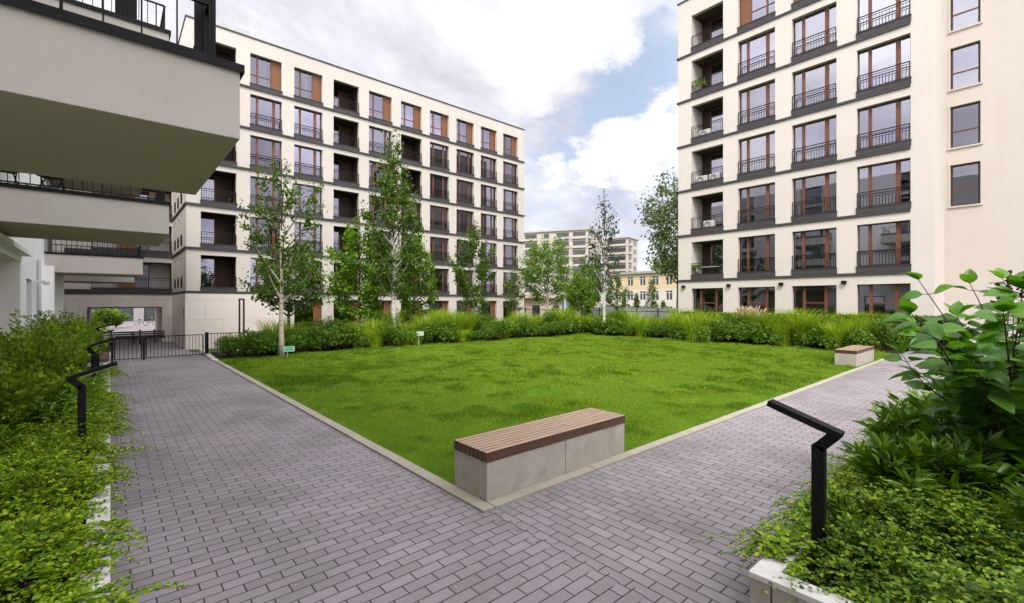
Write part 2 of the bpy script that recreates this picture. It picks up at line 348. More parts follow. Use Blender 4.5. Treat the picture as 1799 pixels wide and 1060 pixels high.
def arc_blade(n=5, bend=.9):
    v = []; f = []
    for i in range(n):
        t = i / (n - 1); a = t * bend * 1.25
        w = .5 * (1 - t ** 2.2) + .02
        x = t * math.sin(a * .8); z = t * math.cos(a * .8) * (1 - .12 * t)
        v += [(x, w, z), (x, -w, z)]
        if i: f.append((2 * i - 2, 2 * i - 1, 2 * i + 1, 2 * i))
    zm = max(p[2] for p in v); v = [(p[0], p[1], p[2] / zm) for p in v]
    return v, f
def broad_leaf():
    xs = [0, .1, .25, .42, .6, .78, .92, 1.]; ws = [.02, .2, .34, .37, .31, .2, .08, .0]
    v = []; f = []
    for i, (x, w) in enumerate(zip(xs, ws)):
        z = -.32 * x * x
        v += [(x, w, z + .18 * w), (x, w * .5, z + .1 * w * (1 + .3 * (i % 2))), (x, 0, z - .015), (x, -w * .5, z + .1 * w * (1 + .3 * (i % 2))), (x, -w, z + .18 * w)]
        if i:
            for k in range(4): f.append((5 * i - 5 + k, 5 * i - 4 + k, 5 * i + 1 + k, 5 * i + k))
    return v, f
BROAD = broad_leaf(); ARC = arc_blade(6, .95); ARC2 = arc_blade(6, 1.5)

# ------------------------------------------------------------------ ground levels
def gz(y):
    t = min(1, max(0, (y - 27) / 11.)); return -.66 * t * t * (3 - 2 * t)
YS = [-400, -60, -6, 4, 24, 27, 28, 29, 30, 31, 32, 33, 34, 35, 36, 37, 38, 40, 60, 120, 400, 1500]
def strip(mb, x0, x1, y0, y1, dz, mi=0):
    ys = sorted(set([y0, y1] + [y for y in YS if y0 < y < y1]))
    for a, b in zip(ys, ys[1:]):
        mb.quad((x0, a, gz(a) + dz), (x1, a, gz(a) + dz), (x1, b, gz(b) + dz), (x0, b, gz(b) + dz), mi)
mb = MB()
for xa, xb in ((-1500, -2.6), (-2.6, 60), (60, 1500)): strip(mb, xa, xb, -400, 1500, -.03)
tag(mb.build('ground', M['ground']), kind='structure')
# paths: courses across the left path, turned courses on the right path, toothed where they meet
mb = MB(); strip(mb, 0, 3.46, 4.48, 110, 0); strip(mb, -30, 0, 56, 110, 0); strip(mb, 3.46, 40, 56, 110, 0); strip(mb, 3.46, 3.97, 29, 48, 0)
strip(mb, 0, 3.46, -12, 4.48, .003)
for k in range(-80, 31, 2): mb.quad((3.46, k * .142, .003), (3.6, k * .142, .003), (3.6, k * .142 + .142, .003), (3.46, k * .142 + .142, .003))
tag(mb.build('paved_path', M['pave_x']), kind='structure')
mb = MB(); strip(mb, 3.46, 46, -12, 4.48, 0)
tag(mb.build('side_path', M['pave_y']), kind='structure')

# kerbs of the lawn (laid stones with joints) -----------------------------------
mb = MB(); y = 4.48
while y < 24.2:
    y2 = min(y + 1., 24.2); mb.box(3.46, y + .004, -.1, 3.64, y2 - .004, .035 + random.uniform(0, .004)); y = y2
x = 3.645
while x < 29.6:
    x2 = min(x + 1., 29.6); mb.box(x + .004, 4.48, -.1, x2 - .004, 4.655, .035 + random.uniform(0, .004)); x = x2
tag(mb.build('lawn_kerb', M['kerb'], bevel=.006), kind='structure')
mb = MB()
for k in range(5): mb.box(3.46, 24.2 + k * .9, -.2, 3.66, 24.2 + k * .9 + .894, .05 + .035 * k)
tag(mb.build('raised_kerb', M['whitekerb'], bevel=.01), kind='structure')

# lawn sheet with soft humps ------------------------------------------------------
def hump(x, y):
    return .03 + .035 * math.sin(x * .9 + 1.3 * math.sin(y * .6)) * math.sin(y * 1.1 + .8) + .02 * math.sin(x * 2.3 + y * 1.7)
LX0, LX1, LY0, LY1 = 3.64, 29.8, 4.655, 24.6
nx, ny = 90, 70; vs = []; fs = []
for j in range(ny + 1):
    for i in range(nx + 1):
        x = LX0 + (LX1 - LX0) * i / nx; y = LY0 + (LY1 - LY0) * j / ny
        e = min(1, min(x - LX0, y - LY0) / .8)
        vs.append((x, y, .02 + e * (hump(x, y) - .02)))
for j in range(ny):
    for i in range(nx): a = j * (nx + 1) + i; fs.append((a, a + 1, a + nx + 2, a + nx + 1))
mb = MB(); mb.v = vs; mb.f = fs; mb.m = [0] * len(fs)
tag(mb.build('lawn', M['lawn'], smooth=True), kind='structure')

# grass of the lawn: single blades, thicker stands in tussocks ----------------------
def vnoise(x, y, s, seed):
    r = np.random.default_rng(seed); g = r.random((64, 64)); xx = x / s; yy = y / s
    i = np.floor(xx).astype(int); j = np.floor(yy).astype(int); u = xx - i; v = yy - j; u = u * u * (3 - 2 * u); v = v * v * (3 - 2 * v)
    G = lambda a, b: g[a % 64, b % 64]
    return (G(i, j) * (1 - u) + G(i + 1, j) * u) * (1 - v) + (G(i, j + 1) * (1 - u) + G(i + 1, j + 1) * u) * v
def make_grass():
    n = 1500000
    x = RNG.uniform(LX0 - .03, LX1, n); y = RNG.uniform(LY0 - .03, LY1, n)
    d = np.hypot(x - 1, y + 1)
    keep = RNG.random(n) < np.clip((8.5 / d) ** 1.35, .05, 1)
    bench = (x > 3.6) & (x < 6.7) & (y > 4.6) & (y < 5.42)
    bench2 = (x > 22.45) & (x < 25.4) & (y > 4.7) & (y < 5.5)
    keep &= ~bench & ~bench2
    x, y, d = x[keep], y[keep], d[keep]; n = len(x)
    tus = vnoise(x, y, .55, 3) * .6 + vnoise(x, y, 1.7, 5) * .4
    tall = .5 + 1.2 * np.clip((tus - .45) * 3., 0, 1) ** 1.5
    h = RNG.uniform(.045, .085, n) * tall * np.clip(d / 14, 1, 1.35)
    edge = np.minimum(x - LX0, y - LY0); h *= np.clip(.5 + edge * 1.6, .5, 1)
    w = RNG.uniform(.003, .0055, n) * np.clip(d / 7.5, 1, 3.2)
    z = np.array([hump(a, b) for a, b in zip(x, y)])
    e = np.clip(np.minimum(x - LX0, y - LY0) / .8, 0, 1); z = .02 + e * (z - .02) - .006
    P = np.stack([x, y, z], 1); a = RNG.uniform(0, 2 * np.pi, n)
    F = np.stack([np.cos(a), np.sin(a), np.zeros(n)], 1); U = np.tile([0, 0, 1.], (n, 1)) + .25 * RNG.normal(size=(n, 3))
    S = np.stack([h * RNG.uniform(.3, 1.0, n), w, h], 1)
    tus2 = tus * .6 + .4 * vnoise(x, y, .28, 8) + .16 * (vnoise(x, y, 5., 12) - .5) + .1 * np.clip(1 - (x - LX0) / 6, 0, 1)  # last term adds dark blades leftwards, painting the lawn's dimmer side
    dk = (tus2 + .065 * RNG.normal(size=n)) > .59
    o = inst_mesh('grass', BLADE[0], BLADE[1], P[~dk], F[~dk], U[~dk], S[~dk], M['blade'])
    tag(o, 'uneven bright green grass of the courtyard lawn', 'grass', kind='stuff')
    o = inst_mesh('tussock_grass', BLADE[0], BLADE[1], P[dk], F[dk], U[dk], S[dk], M['tussock'])
    tag(o, 'darker longer tussocks dotted over the courtyard lawn', 'grass', kind='stuff')
make_grass()

n = 260; x = RNG.uniform(LX0 + .3, LX1 - .5, n); y = RNG.uniform(LY0 + .9, LY1 - .5, n); kp = vnoise(x, y, 2.2, 41) > .45; x, y = x[kp], y[kp]; n = len(x)
P = np.stack([x, y, np.array([hump(a, b) for a, b in zip(x, y)]) + RNG.uniform(.05, .09, n)], 1)
tag(inst_mesh('lawn_daisies', [(-.5, -.5, 0), (.5, -.5, 0), (.5, .5, 0), (-.5, .5, 0), (0, 0, .25)], [(0, 1, 4), (1, 2, 4), (2, 3, 4), (3, 0, 4)], P, rdir(n, -.2, .2), np.tile([0, 0, 1.], (n, 1)), RNG.uniform(.015, .03, n), M['ac']), 'tiny pale daisies scattered through the lawn grass', 'flowers', kind='stuff')
# ------------------------------------------------------------------ slatted benches
def make_bench(label):
    t = thing('slatted_bench', label, 'bench', (3.65, 4.66, 0), 0, 'concrete benches with slatted timber tops')
    mb = MB(); mb.box(0, 0, -.05, 1.494, .74, .535); mb.build('concrete_block', M['concrete'], t, .008)
    mb = MB(); mb.box(1.506, 0, -.05, 3.0, .74, .535); mb.build('concrete_block', M['concrete'], t, .008)
    for k in range(8):
        y0 = .002 + k * .093; mb = MB()
        mb.box(-.012, y0 - (.012 if k == 0 else 0), .537, 3.012, y0 + .079 + (.012 if k == 7 else 0), .668)
        o = mb.build('slat', [M['slat'], M['slatdark']], t, .004)
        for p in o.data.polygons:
            if abs(p.normal.z) < .5: p.material_index = 1  # side faces take the dark timber, tops keep the lightened copy
    return t
b0 = make_bench('long bench with reddish slats standing on the lawn corner in front')
dup(b0, (22.5, 4.74, 0), 0, label='small looking bench by the far end of the right path, beside the border')

# ------------------------------------------------------------------ planters
def planter(name, label, rects, soil, caps, z=.45):
    t = thing(name, label, 'planter')
    for r in rects:
        mb = MB(); x0, y0, x1, y1 = r; horiz = (x1 - x0) > (y1 - y0); ln = (x1 - x0) if horiz else (y1 - y0); k = max(1, round(ln / 2.4))
        for i in range(k):
            a = ln * i / k + .004; b = ln * (i + 1) / k - .004
            if horiz: mb.box(x0 + a, y0, -.1, x0 + b, y1, z - .05)
            else: mb.box(x0, y0 + a, -.1, x1, y0 + b, z - .05)
        mb.build('planter_wall', M['concrete'], t, .006)
    for c in caps:
        mb = MB(); n = len(c)
        for zz in (z - .049, z): mb.v += [(p[0], p[1], zz) for p in c]
        mb.f = [tuple(reversed(range(n))), tuple(range(n, 2 * n))] + [(k, (k + 1) % n, (k + 1) % n + n, k + n) for k in range(n)]; mb.m = [0] * (n + 2)
        mb.build('rim', M['whitekerb'], t, .006)
    mb = MB(); mb.box(*soil[:2], -.05, *soil[2:], z - .09); mb.build('soil_bed', M['soil'], t)
    return t
planter('planter_box', 'pale concrete raised bed edging the right path, open corner in front', [(3.855, 1.36, 30, 1.515), (3.855, -8, 4.025, 1.352)], (4.03, -8, 30, 1.34), [[(3.85, 1.52), (4.03, 1.34), (30, 1.34), (30, 1.52)], [(3.85, 1.52), (3.85, -8), (4.03, -8), (4.03, 1.34)]])
planter('planter_box', 'long raised bed along the left path under the white balconies', [(-.175, -8, -.005, 21.8), (-.175, 24.95, -.005, 26.3)], (-2.6, -8, -.18, 27), [[(-.18, -8), (0, -8), (0, 21.8), (-.18, 21.8)], [(-.18, 24.95), (0, 24.95), (0, 26.3), (-.18, 26.3)]])

# ------------------------------------------------------------------ path lamps
def make_lamp(label):
    t = thing('path_lamp', label, 'lamp', (0, 0, 0), 0, 'black bent path lamps')
    mb = MB(); mb.box(-.042, -.048, .3, .042, .048, 1.36)
    mb.build('post', M['black'], t, .004)
    mb = MB(); mb.obox((0, .0, 1.335), (0, -.125, 1.475), .084, .09, (0, 1, 0)); mb.build('neck', M['black'], t, .003)
    mb = MB(); mb.obox((0, -.17, 1.475), (0, .40, 1.665), .12, .055); mb.build('lamp_head', M['black'], t, .004)
    mb = MB(); mb.obox((0, -.02, 1.492), (0, .36, 1.6185), .07, .012); mb.build('diffuser', M['ac'], t)
    return t
lamp0 = make_lamp('largest black lamp, rising from the right bed beside the corner')
lamp0.location = (4.66, 1.25, 0); lamp0.rotation_euler = (0, 0, 0)
dup(lamp0, (14.6, 1.3, 0), 0, label='black lamp half hidden by the broad leaves on the right')
dup(lamp0, (-.32, 9.4, 0), rad(-90), label='nearest black lamp of the left bed, its head over the pale edge')
dup(lamp0, (-.32, 15.6, 0), rad(-90), label='second black lamp of the left bed, before the brown bench')
dup(lamp0, (-.32, 20.6, 0), rad(-90), label='third black lamp along the left bed')
dup(lamp0, (-.32, 26.6, 0), rad(-90), label='farthest black lamp of the left bed, by the gate')

# timber bench let into the left planter
t = thing('planter_bench', 'brown timber bench let into the left bed beside the gate', 'bench', (0, 0, 0))
mb = MB(); mb.box(-.62, 21.85, -.05, -.02, 22.25, .5); mb.box(-.62, 24.5, -.05, -.02, 24.9, .5); mb.build('concrete_base', M['whitekerb'], t, .01)
for k in range(5):
    mb = MB(); mb.box(-.62 + k * .122, 21.8, .502, -.62 + k * .122 + .108, 24.95, .6); mb.build('slat', M['slatdark'], t, .004)
mb = MB(); mb.box(-.7, 21.8, .6, -.64, 24.95, 1.0); mb.build('backrest', M['slatdark'], t, .004)

# ------------------------------------------------------------------ gate and railings
def bars_panel(mb, x0, x1, z0, z1, y, step=.125, r=.009, frame=.02):
    mb.box(x0, y - frame, z1 - .035, x1, y + frame, z1); mb.box(x0, y - frame, z0, x1, y + frame, z0 + .03)
    n = max(2, int((x1 - x0) / step))
    for k in range(1, n):
        x = x0 + (x1 - x0) * k / n; mb.box(x - r, y - r, z0 + .03, x + r, y + r, z1 - .035)
t = thing('path_gate', 'black bar gate closing the left path, two leaves', 'gate', (0, 26.6, 0))
for a, b in ((.12, 1.08), (1.2, 3.4)):
    mb = MB(); mb.box(a, -.025, .06, a + .045, .025, 1.07); mb.box(b - .045, -.025, .06, b, .025, 1.07); bars_panel(mb, a + .045, b - .045, .08, 1.07, 0); mb.build('gate_leaf', M['black'], t)
for x, h_ in ((.06, 1.12), (1.14, 1.12)):
    mb = MB(); mb.box(x - .04, -.04, -.05, x + .04, .04, h_); mb.build('gate_post', M['black'], t, .004)
mb = MB(); mb.box(1.02, -.06, .62, 1.07, -.03, .76); mb.build('lock', M['black'], t)
t = thing('bar_fence', 'short black bar fence right of the gate, running into the shrubs', 'fence', (0, 26.6, 0))
mb = MB(); mb.box(3.46, -.06, -.05, 3.6, .08, 1.16); mb.build('fence_post', M['black'], t, .004)
mb = MB(); bars_panel(mb, 3.6, 5.8, .1, 1.1, .03); mb.build('bar_panel', M['black'], t)
mb = MB(); mb.box(5.8, 0, -.1, 5.86, .06, 1.12); mb.build('fence_post', M['black'], t)

# ------------------------------------------------------------------ facade builder
class Face:
    """a vertical wall: u runs along it, n points out of it"""
    def __init__(s, o, u, n): s.o = Vector(o); s.u = Vector(u); s.n = Vector(n)
    def p(s, u, z, out=0.): return s.o + s.u * u + s.n * out + Vector((0, 0, z))
def orient(mb, F, a, b, c, d, nrm, mi=0):
    if (Vector(b) - Vector(a)).cross(Vector(c) - Vector(a)).dot(nrm) < 0: a, b, c, d = d, c, b, a
    mb.quad(a, b, c, d, mi)
def fbox(mb, F, u0, u1, z0, z1, o0, o1, mi=0):
    ps = [F.p(u, z, o) for u in (u0, u1) for z in (z0, z1) for o in (o0, o1)]
    xs = [p.x for p in ps]; ys = [p.y for p in ps]
    mb.box(min(xs), min(ys), z0, max(xs), max(ys), z1, mi)
def wall_faces(mb, F, u0, u1, z0, z1, opens, depth, mi=0, split=None, mi2=1):
    us = sorted(set([u0, u1] + [v for o in opens for v in o[:2]])); zs = sorted(set([z0, z1] + ([split] if split else []) + [v for o in opens for v in o[2:4]]))
    for a, b in zip(us, us[1:]):
        for c, d in zip(zs, zs[1:]):
            um, zm = (a + b) / 2, (c + d) / 2
            if any(o[0] < um < o[1] and o[2] < zm < o[3] for o in opens): continue
            m_ = mi2 if (split and zm < split) else mi
            orient(mb, F, F.p(a, c), F.p(b, c), F.p(b, d), F.p(a, d), F.n, m_)
    for o in opens:
        a, b, c, d = o[:4]; dp = o[4] if len(o) > 4 else depth; m_ = mi2 if (split and d < split) else mi
        orient(mb, F, F.p(a, c), F.p(a, d), F.p(a, d, -dp), F.p(a, c, -dp), F.u, m_)
        orient(mb, F, F.p(b, c), F.p(b, d), F.p(b, d, -dp), F.p(b, c, -dp), -F.u, m_)
        orient(mb, F, F.p(a, d), F.p(b, d), F.p(b, d, -dp), F.p(a, d, -dp), Vector((0, 0, -1)), m_)
        orient(mb, F, F.p(a, c), F.p(b, c), F.p(b, c, -dp), F.p(a, c, -dp), Vector((0, 0, 1)), m_)
def railing(F, u0, u1, z0, z1, out, parent, step=.15):
    mb = MB(); fbox(mb, F, u0, u1, z1 - .045, z1, out - .025, out + .025); fbox(mb, F, u0, u1, z1 - .17, z1 - .14, out - .012, out + .012); fbox(mb, F, u0, u1, z0, z0 + .03, out - .012, out + .012)
    n = int((u1 - u0) / step)
    for k in range(n + 1):
        u = u0 + .01 + (u1 - u0 - .02) * k / n; fbox(mb, F, u - .008, u + .008, z0 + .03, z1 - .14, out - .008, out + .008)
    fbox(mb, F, u0, u0 + .035, z0, z1 - .045, out - .018, out + .018); fbox(mb, F, u1 - .035, u1, z0, z1 - .045, out - .018, out + .018)
    return mb.build('railing', M['black'], parent)
def window(F, u0, u1, z0, z1, parent, rec=.28, kind='french', sp=.3, rail=.85, curt=None, panel_side=1, flip=False, rng=random.Random(17), gl=None):
    """window > frame is the object itself; pane, spandrel, railing, panel, curtain are its sub-parts"""
    W = u1 - u0; zs = z0 + sp; f = .1 if kind == 'sash' else .055
    fr = MB()
    def U(t): return u0 + W * ((1 - t) if flip else t)
    def bar(t0, t1, za, zb, o=-rec, th=.07, mi=0):
        a, b = sorted((U(t0), U(t1))); fbox(fr, F, a, b, za, zb, o - th, o, mi)
    tf = f / W
    bar(0, tf, zs, z1, mi=1); bar(1 - tf, 1, zs, z1, mi=1); bar(tf, 1 - tf, z1 - f, z1, mi=1); bar(tf, 1 - tf, zs, zs + f * .8, mi=1)
    if kind == 'french':
        bar(.2, .27, zs + f * .8, z1 - f, -rec + .01); bar(.72, .81, zs + f * .8, z1 - f, -rec + .01)
    elif kind == 'top':
        bar(.22, .27, zs + f * .8, z1 - f, -rec + .01); bar(.66, .7, zs + f * .8, z1 - f, -rec + .01)
        zt = zs + (z1 - zs) * .33
        bar(tf, .22, zt, zt + .06, -rec + .005); bar(.27, .66, zt, zt + .06, -rec + .005)
    elif kind == 'ground':
        bar(.22, .29, zs + f * .8, z1 - f, -rec + .01); bar(.71, .78, zs + f * .8, z1 - f, -rec + .01)
        zt = z1 - (z1 - zs) * .36; bar(.29, .71, zt, zt + .07, -rec + .005)
    elif kind == 'sash':
        zt = zs + (z1 - zs) * .38; bar(tf, 1 - tf, zt, zt + .07, -rec + .005)
    o = fr.build('window', [M['brown'], M['darkframe']], parent)
    g = MB()
    orient(g, F, F.p(u0 + f, zs + .04, -rec - .035), F.p(u1 - f, zs + .04, -rec - .035), F.p(u1 - f, z1 - f, -rec - .035), F.p(u0 + f, z1 - f, -rec - .035), F.n)
    g.build('pane', M[gl or rng.choice(('sky_tint_glass', 'sky_tint_glass', 'sky_tint_glass_soft', 'sky_tint_glass_deep') if parent.name == 'apartment_building' else ('glass', 'glass', 'glass_soft', 'glass_bright'))], o)
    if sp > .05:
        s_ = MB(); fbox(s_, F, u0 - .03, u1 + .03, z0, zs - .035, -rec, .05); fbox(s_, F, u0 - .05, u1 + .05, zs - .035, zs, -rec, .075); s_.build('spandrel', M['dark'], o)
    if kind == 'top' or kind == 'panel':
        a, b = sorted((U(.7), U(1 - tf))); s_ = MB(); fbox(s_, F, a, b, zs + f * .8, z1 - f, -rec - .03, -rec + .012); s_.build('panel', M['panel'], o)
    if rail: railing(F, u0 + .02, u1 - .02, zs + .03, zs + rail, .03, o)
    if curt:
        s_ = MB(); n = 26
        a, b = curt[0], curt[1]
        for k in range(n):
            ta = a + (b - a) * k / n; tb = a + (b - a) * (k + 1) / n; wa = .03 * (k % 2); wb = .03 * ((k + 1) % 2)
            orient(s_, F, F.p(U(ta), zs + .05, -rec - .22 - wa), F.p(U(tb), zs + .05, -rec - .22 - wb), F.p(U(tb), z1 - .06, -rec - .22 - wb), F.p(U(ta), z1 - .06, -rec - .22 - wa), F.n)
        s_.build('curtain', M[curt[2]], o)
    return o
def loggia(F, u0, u1, z0, z1, parent, depth=1.6, sp=.3, glass=(.08, .5), flip=False, side='plaster', back='woodwall'):
    W = u1 - u0; zs = z0 + sp
    m = MB(); e = .004
    orient(m, F, F.p(u0 + e, z0, -.3), F.p(u0 + e, z1 - e, -.3), F.p(u0 + e, z1 - e, -depth), F.p(u0 + e, z0, -depth), F.u, 0)
    orient(m, F, F.p(u1 - e, z0, -.3), F.p(u1 - e, z1 - e, -.3), F.p(u1 - e, z1 - e, -depth), F.p(u1 - e, z0, -depth), -F.u, 0)
    orient(m, F, F.p(u0, z1 - e, -.3), F.p(u1, z1 - e, -.3), F.p(u1, z1 - e, -depth), F.p(u0, z1 - e, -depth), Vector((0, 0, -1)), 1)
    orient(m, F, F.p(u0, zs - .1, -.02), F.p(u1, zs - .1, -.02), F.p(u1, zs - .1, -depth), F.p(u0, zs - .1, -depth), Vector((0, 0, 1)), 3)
    orient(m, F, F.p(u0, z0, -depth), F.p(u1, z0, -depth), F.p(u1, z1, -depth), F.p(u0, z1, -depth), F.n, 2)
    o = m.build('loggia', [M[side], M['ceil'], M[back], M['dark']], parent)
    def U(t): return u0 + W * ((1 - t) if flip else t)
    a, b = sorted((U(glass[0]), U(glass[1])))
    d = MB(); f = .06
    fbox(d, F, a, a + f, zs - .1, z1 - .08, -depth + .004, -depth + .07); fbox(d, F, b - f, b, zs - .1, z1 - .08, -depth + .004, -depth + .07); fbox(d, F, a + f, b - f, z1 - .14, z1 - .08, -depth + .004, -depth + .07); fbox(d, F, a + f, b - f, zs - .1, zs, -depth + .004, -depth + .07)
    d.build('door_frame', M['brown'], o)
    g = MB(); orient(g, F, F.p(a + f, zs, -depth + .03), F.p(b - f, zs, -depth + .03), F.p(b - f, z1 - .14, -depth + .03), F.p(a + f, z1 - .14, -depth + .03), F.n); g.build('pane', M['sky_tint_glass' if parent.name != 'apartment_building.001' else 'glass'], o)
    s_ = MB(); fbox(s_, F, u0 - .03, u1 + .03, z0, zs - .035, -.28, .05); fbox(s_, F, u0 - .05, u1 + .05, zs - .035, zs, -.28, .075); s_.build('spandrel', M['dark'], o)
    railing(F, u0 + .02, u1 - .02, zs + .03, zs + .85, .03, o)
    return o

# ------------------------------------------------------------------ building A: the long block behind the lawn
rA = random.Random(3)
A = thing('apartment_building', 'long cream seven storey apartment block behind the birches', 'building', (0, 0, 0))
FA = Face((0, 39, 0), (1, 0, 0), (0, -1, 0)); AX0, AX1 = 3.97, 35.98; ATOP = 22.55; GA = -.8
zbA = [3.33 + 3.09 * k for k in range(6)]
colsA = [(4.82 + 3.113 * k, 4.82 + 3.113 * k + 2.2) for k in range(10)]
logA = {(0, k) for k in range(6)} | {(3, k) for k in range(6)} | {(5, 3), (5, 4)}
opens = []
for c, (a, b) in enumerate(colsA):
    for r, zb in enumerate(zbA): opens.append((a, b, zb + .12, zb + 2.66 - (.0 if r < 5 else .0)))
    if c >= 2: opens.append((a, b, -.62, 2.8))
FAs = Face((AX0, 39, 0), (0, 1, 0), (-1, 0, 0))
opensS = [(u, u + .75, zb + .35, zb + 2.66) for u in (2.2, 4.4, 6.6) for zb in zbA]
opensS.append((.35, 1.75, -.75, 2.17, .8))
mb = MB(); wall_faces(mb, FA, AX0, AX1, GA, ATOP, opens, .3, 0)
wall_faces(mb, FAs, 0, 9, GA, ATOP, opensS, .3, 0)
mb.quad((AX1, 39, GA), (AX1, 53, GA), (AX1, 53, ATOP), (AX1, 39, ATOP)); mb.quad((AX0, 53, GA), (AX1, 53, GA), (AX1, 53, ATOP), (AX0, 53, ATOP))
mb.quad((AX0, 48, GA), (AX0, 53, GA), (AX0, 53, ATOP), (AX0, 48, ATOP))
orient(mb, FAs, FAs.p(.35, -.75, -.8), FAs.p(1.75, -.75, -.8), FAs.p(1.75, 2.17, -.8), FAs.p(.35, 2.17, -.8), FAs.n)
mb.build('wall', M['plaster'], A)
mb = MB(); wall_faces(mb, Face((0, 38.94, 0), (1, 0, 0), (0, -1, 0)), AX0 - .06, 10.3, GA, 3.25, [], .1); wall_faces(mb, Face((AX0 - .06, 39, 0), (0, 1, 0), (-1, 0, 0)), -.06, 9, GA, 3.25, [(.35, 1.75, -.75, 2.17, .06)], .06)
orient(mb, FA, Vector((10.3, 38.94, GA)), Vector((10.3, 39, GA)), Vector((10.3, 39, 3.25)), Vector((10.3, 38.94, 3.25)), Vector((1, 0, 0)))
mb.build('stone_base', M['stone'], A)
mb = MB()
for zb in zbA:
    mb.box(AX0 - .08, 38.9, zb - .05, AX1 + .05, 39, zb + .1); mb.box(AX0 - .08, 39, zb - .05, AX0, 48, zb + .1)
mb.build('string_course', M['dark'], A)
mb = MB(); mb.box(AX0 - .06, 38.94, ATOP, AX1 + .06, 53.1, ATOP + .09); mb.build('roof', M['dark'], A)
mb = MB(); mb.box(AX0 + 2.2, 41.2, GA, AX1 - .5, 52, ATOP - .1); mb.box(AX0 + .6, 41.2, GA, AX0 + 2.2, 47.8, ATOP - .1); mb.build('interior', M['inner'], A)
for c, (a, b) in enumerate(colsA):
    for r, zb in enumerate(zbA):
        z0, z1 = zb + .12, zb + 2.66
        if (c, r) in logA or (c == 3 and r == 5):
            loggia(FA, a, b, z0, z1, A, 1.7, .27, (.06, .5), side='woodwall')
        else:
            cu = None; q = rA.random()
            if q < .2: cu = (.3, .7, 'curtain')
            elif q < .32: cu = (.75, .97, 'curtain')
            elif q < .42: cu = (.04, .3, 'curtain')
            elif q < .5: cu = (.05, .96, 'curtain')
            elif q < .62 and c >= 7: cu = (.28, .96, 'curtain_teal')
            if r == 5: window(FA, a, b, z0, z1, A, .28, 'top', .27, 0, curt=(.3, .55, 'curtain') if q < .5 else None)
            else: window(FA, a, b, z0, z1, A, .28, 'french', .27, .85, curt=cu)
    if c >= 2: window(FA, a, b, -.62, 2.8, A, .28, 'panel', .04, 1.15, curt=(.15, .62, 'curtain_teal') if rA.random() < .6 else None)
for u in (2.2, 4.4, 6.6):
    for zb in zbA: window(FAs, u, u + .75, zb + .35, zb + 2.66, A, .22, 'plain', .02, .8)
t = thing('roof_plant', 'grey ventilation unit with aerials on the long block roof', 'roof unit', (7.2, 43, ATOP + .09))
mb = MB(); mb.box(-2.4, -1.2, 0, 1.3, 1.2, 1.9); mb.build('casing', M['zinc'], t, .03)
for q in (-1.1, .9):
    mb = MB(); mb.path([(q, -.9, 1.9), (q, -.9, 3.1)], [.02, .015], 5)
    for k in range(4): mb.box(q - .35, -.91, 2.4 + k * .18, q + .35, -.89, 2.42 + k * .18)
    mb.build('aerial', M['zinc'], t)

# ------------------------------------------------------------------ link block with the passage
LK = thing('gatehouse_block', 'recessed gatehouse block over the passage with pale stone and timber loggias', 'building', (0, 0, 0))
FL = Face((0, 48, 0), (1, 0, 0), (0, -1, 0))
lo = [(-1.25, 3.25, -.7, 2.17, 8.)]
for zb in zbA[:6]: lo.append((-1.1, 3.9, zb + .15, zb + 2.6, .3))
mb = MB(); wall_faces(mb, FL, -9, 3.97, GA, 22, lo, .3, 0, split=3.3, mi2=1)
bk = [(-1.25, 3.25, -.7, 2.17, .02)]
wall_faces(mb, Face((0, 56, 0), (1, 0, 0), (0, 1, 0)), -9, 3.97, GA, 22, bk, .02, 0)
mb.build('wall', [M['plaster'], M['stone']], LK)
mb = MB()
for zb in zbA: mb.box(-3, 47.92, zb - .06, 3.88, 48, zb + .3)
mb.build('string_course', M['dark'], LK)
mb = MB(); mb.box(-9, 47.9, 22, 3.9, 56, 22.1); mb.build('roof', M['dark'], LK)
mb = MB(); mb.box(-1.33, 47.95, -.7, -1.25, 47.99, 2.25); mb.box(-1.25, 47.95, 2.17, 3.25, 47.99, 2.25); mb.build('passage_frame', M['darkframe'], LK)
for zb in zbA[:4]:
    o = loggia(FL, -1.1, 3.9, zb + .15, zb + 2.6, LK, 2., .3, (.52, .72), side='woodtan', back='white_plaster')
    mb = MB(); fbox(mb, FL, .6, 1.5, zb + .3, zb + 2.58, -1.99, -.5); mb.build('timber_partition', M['woodtan'], o)

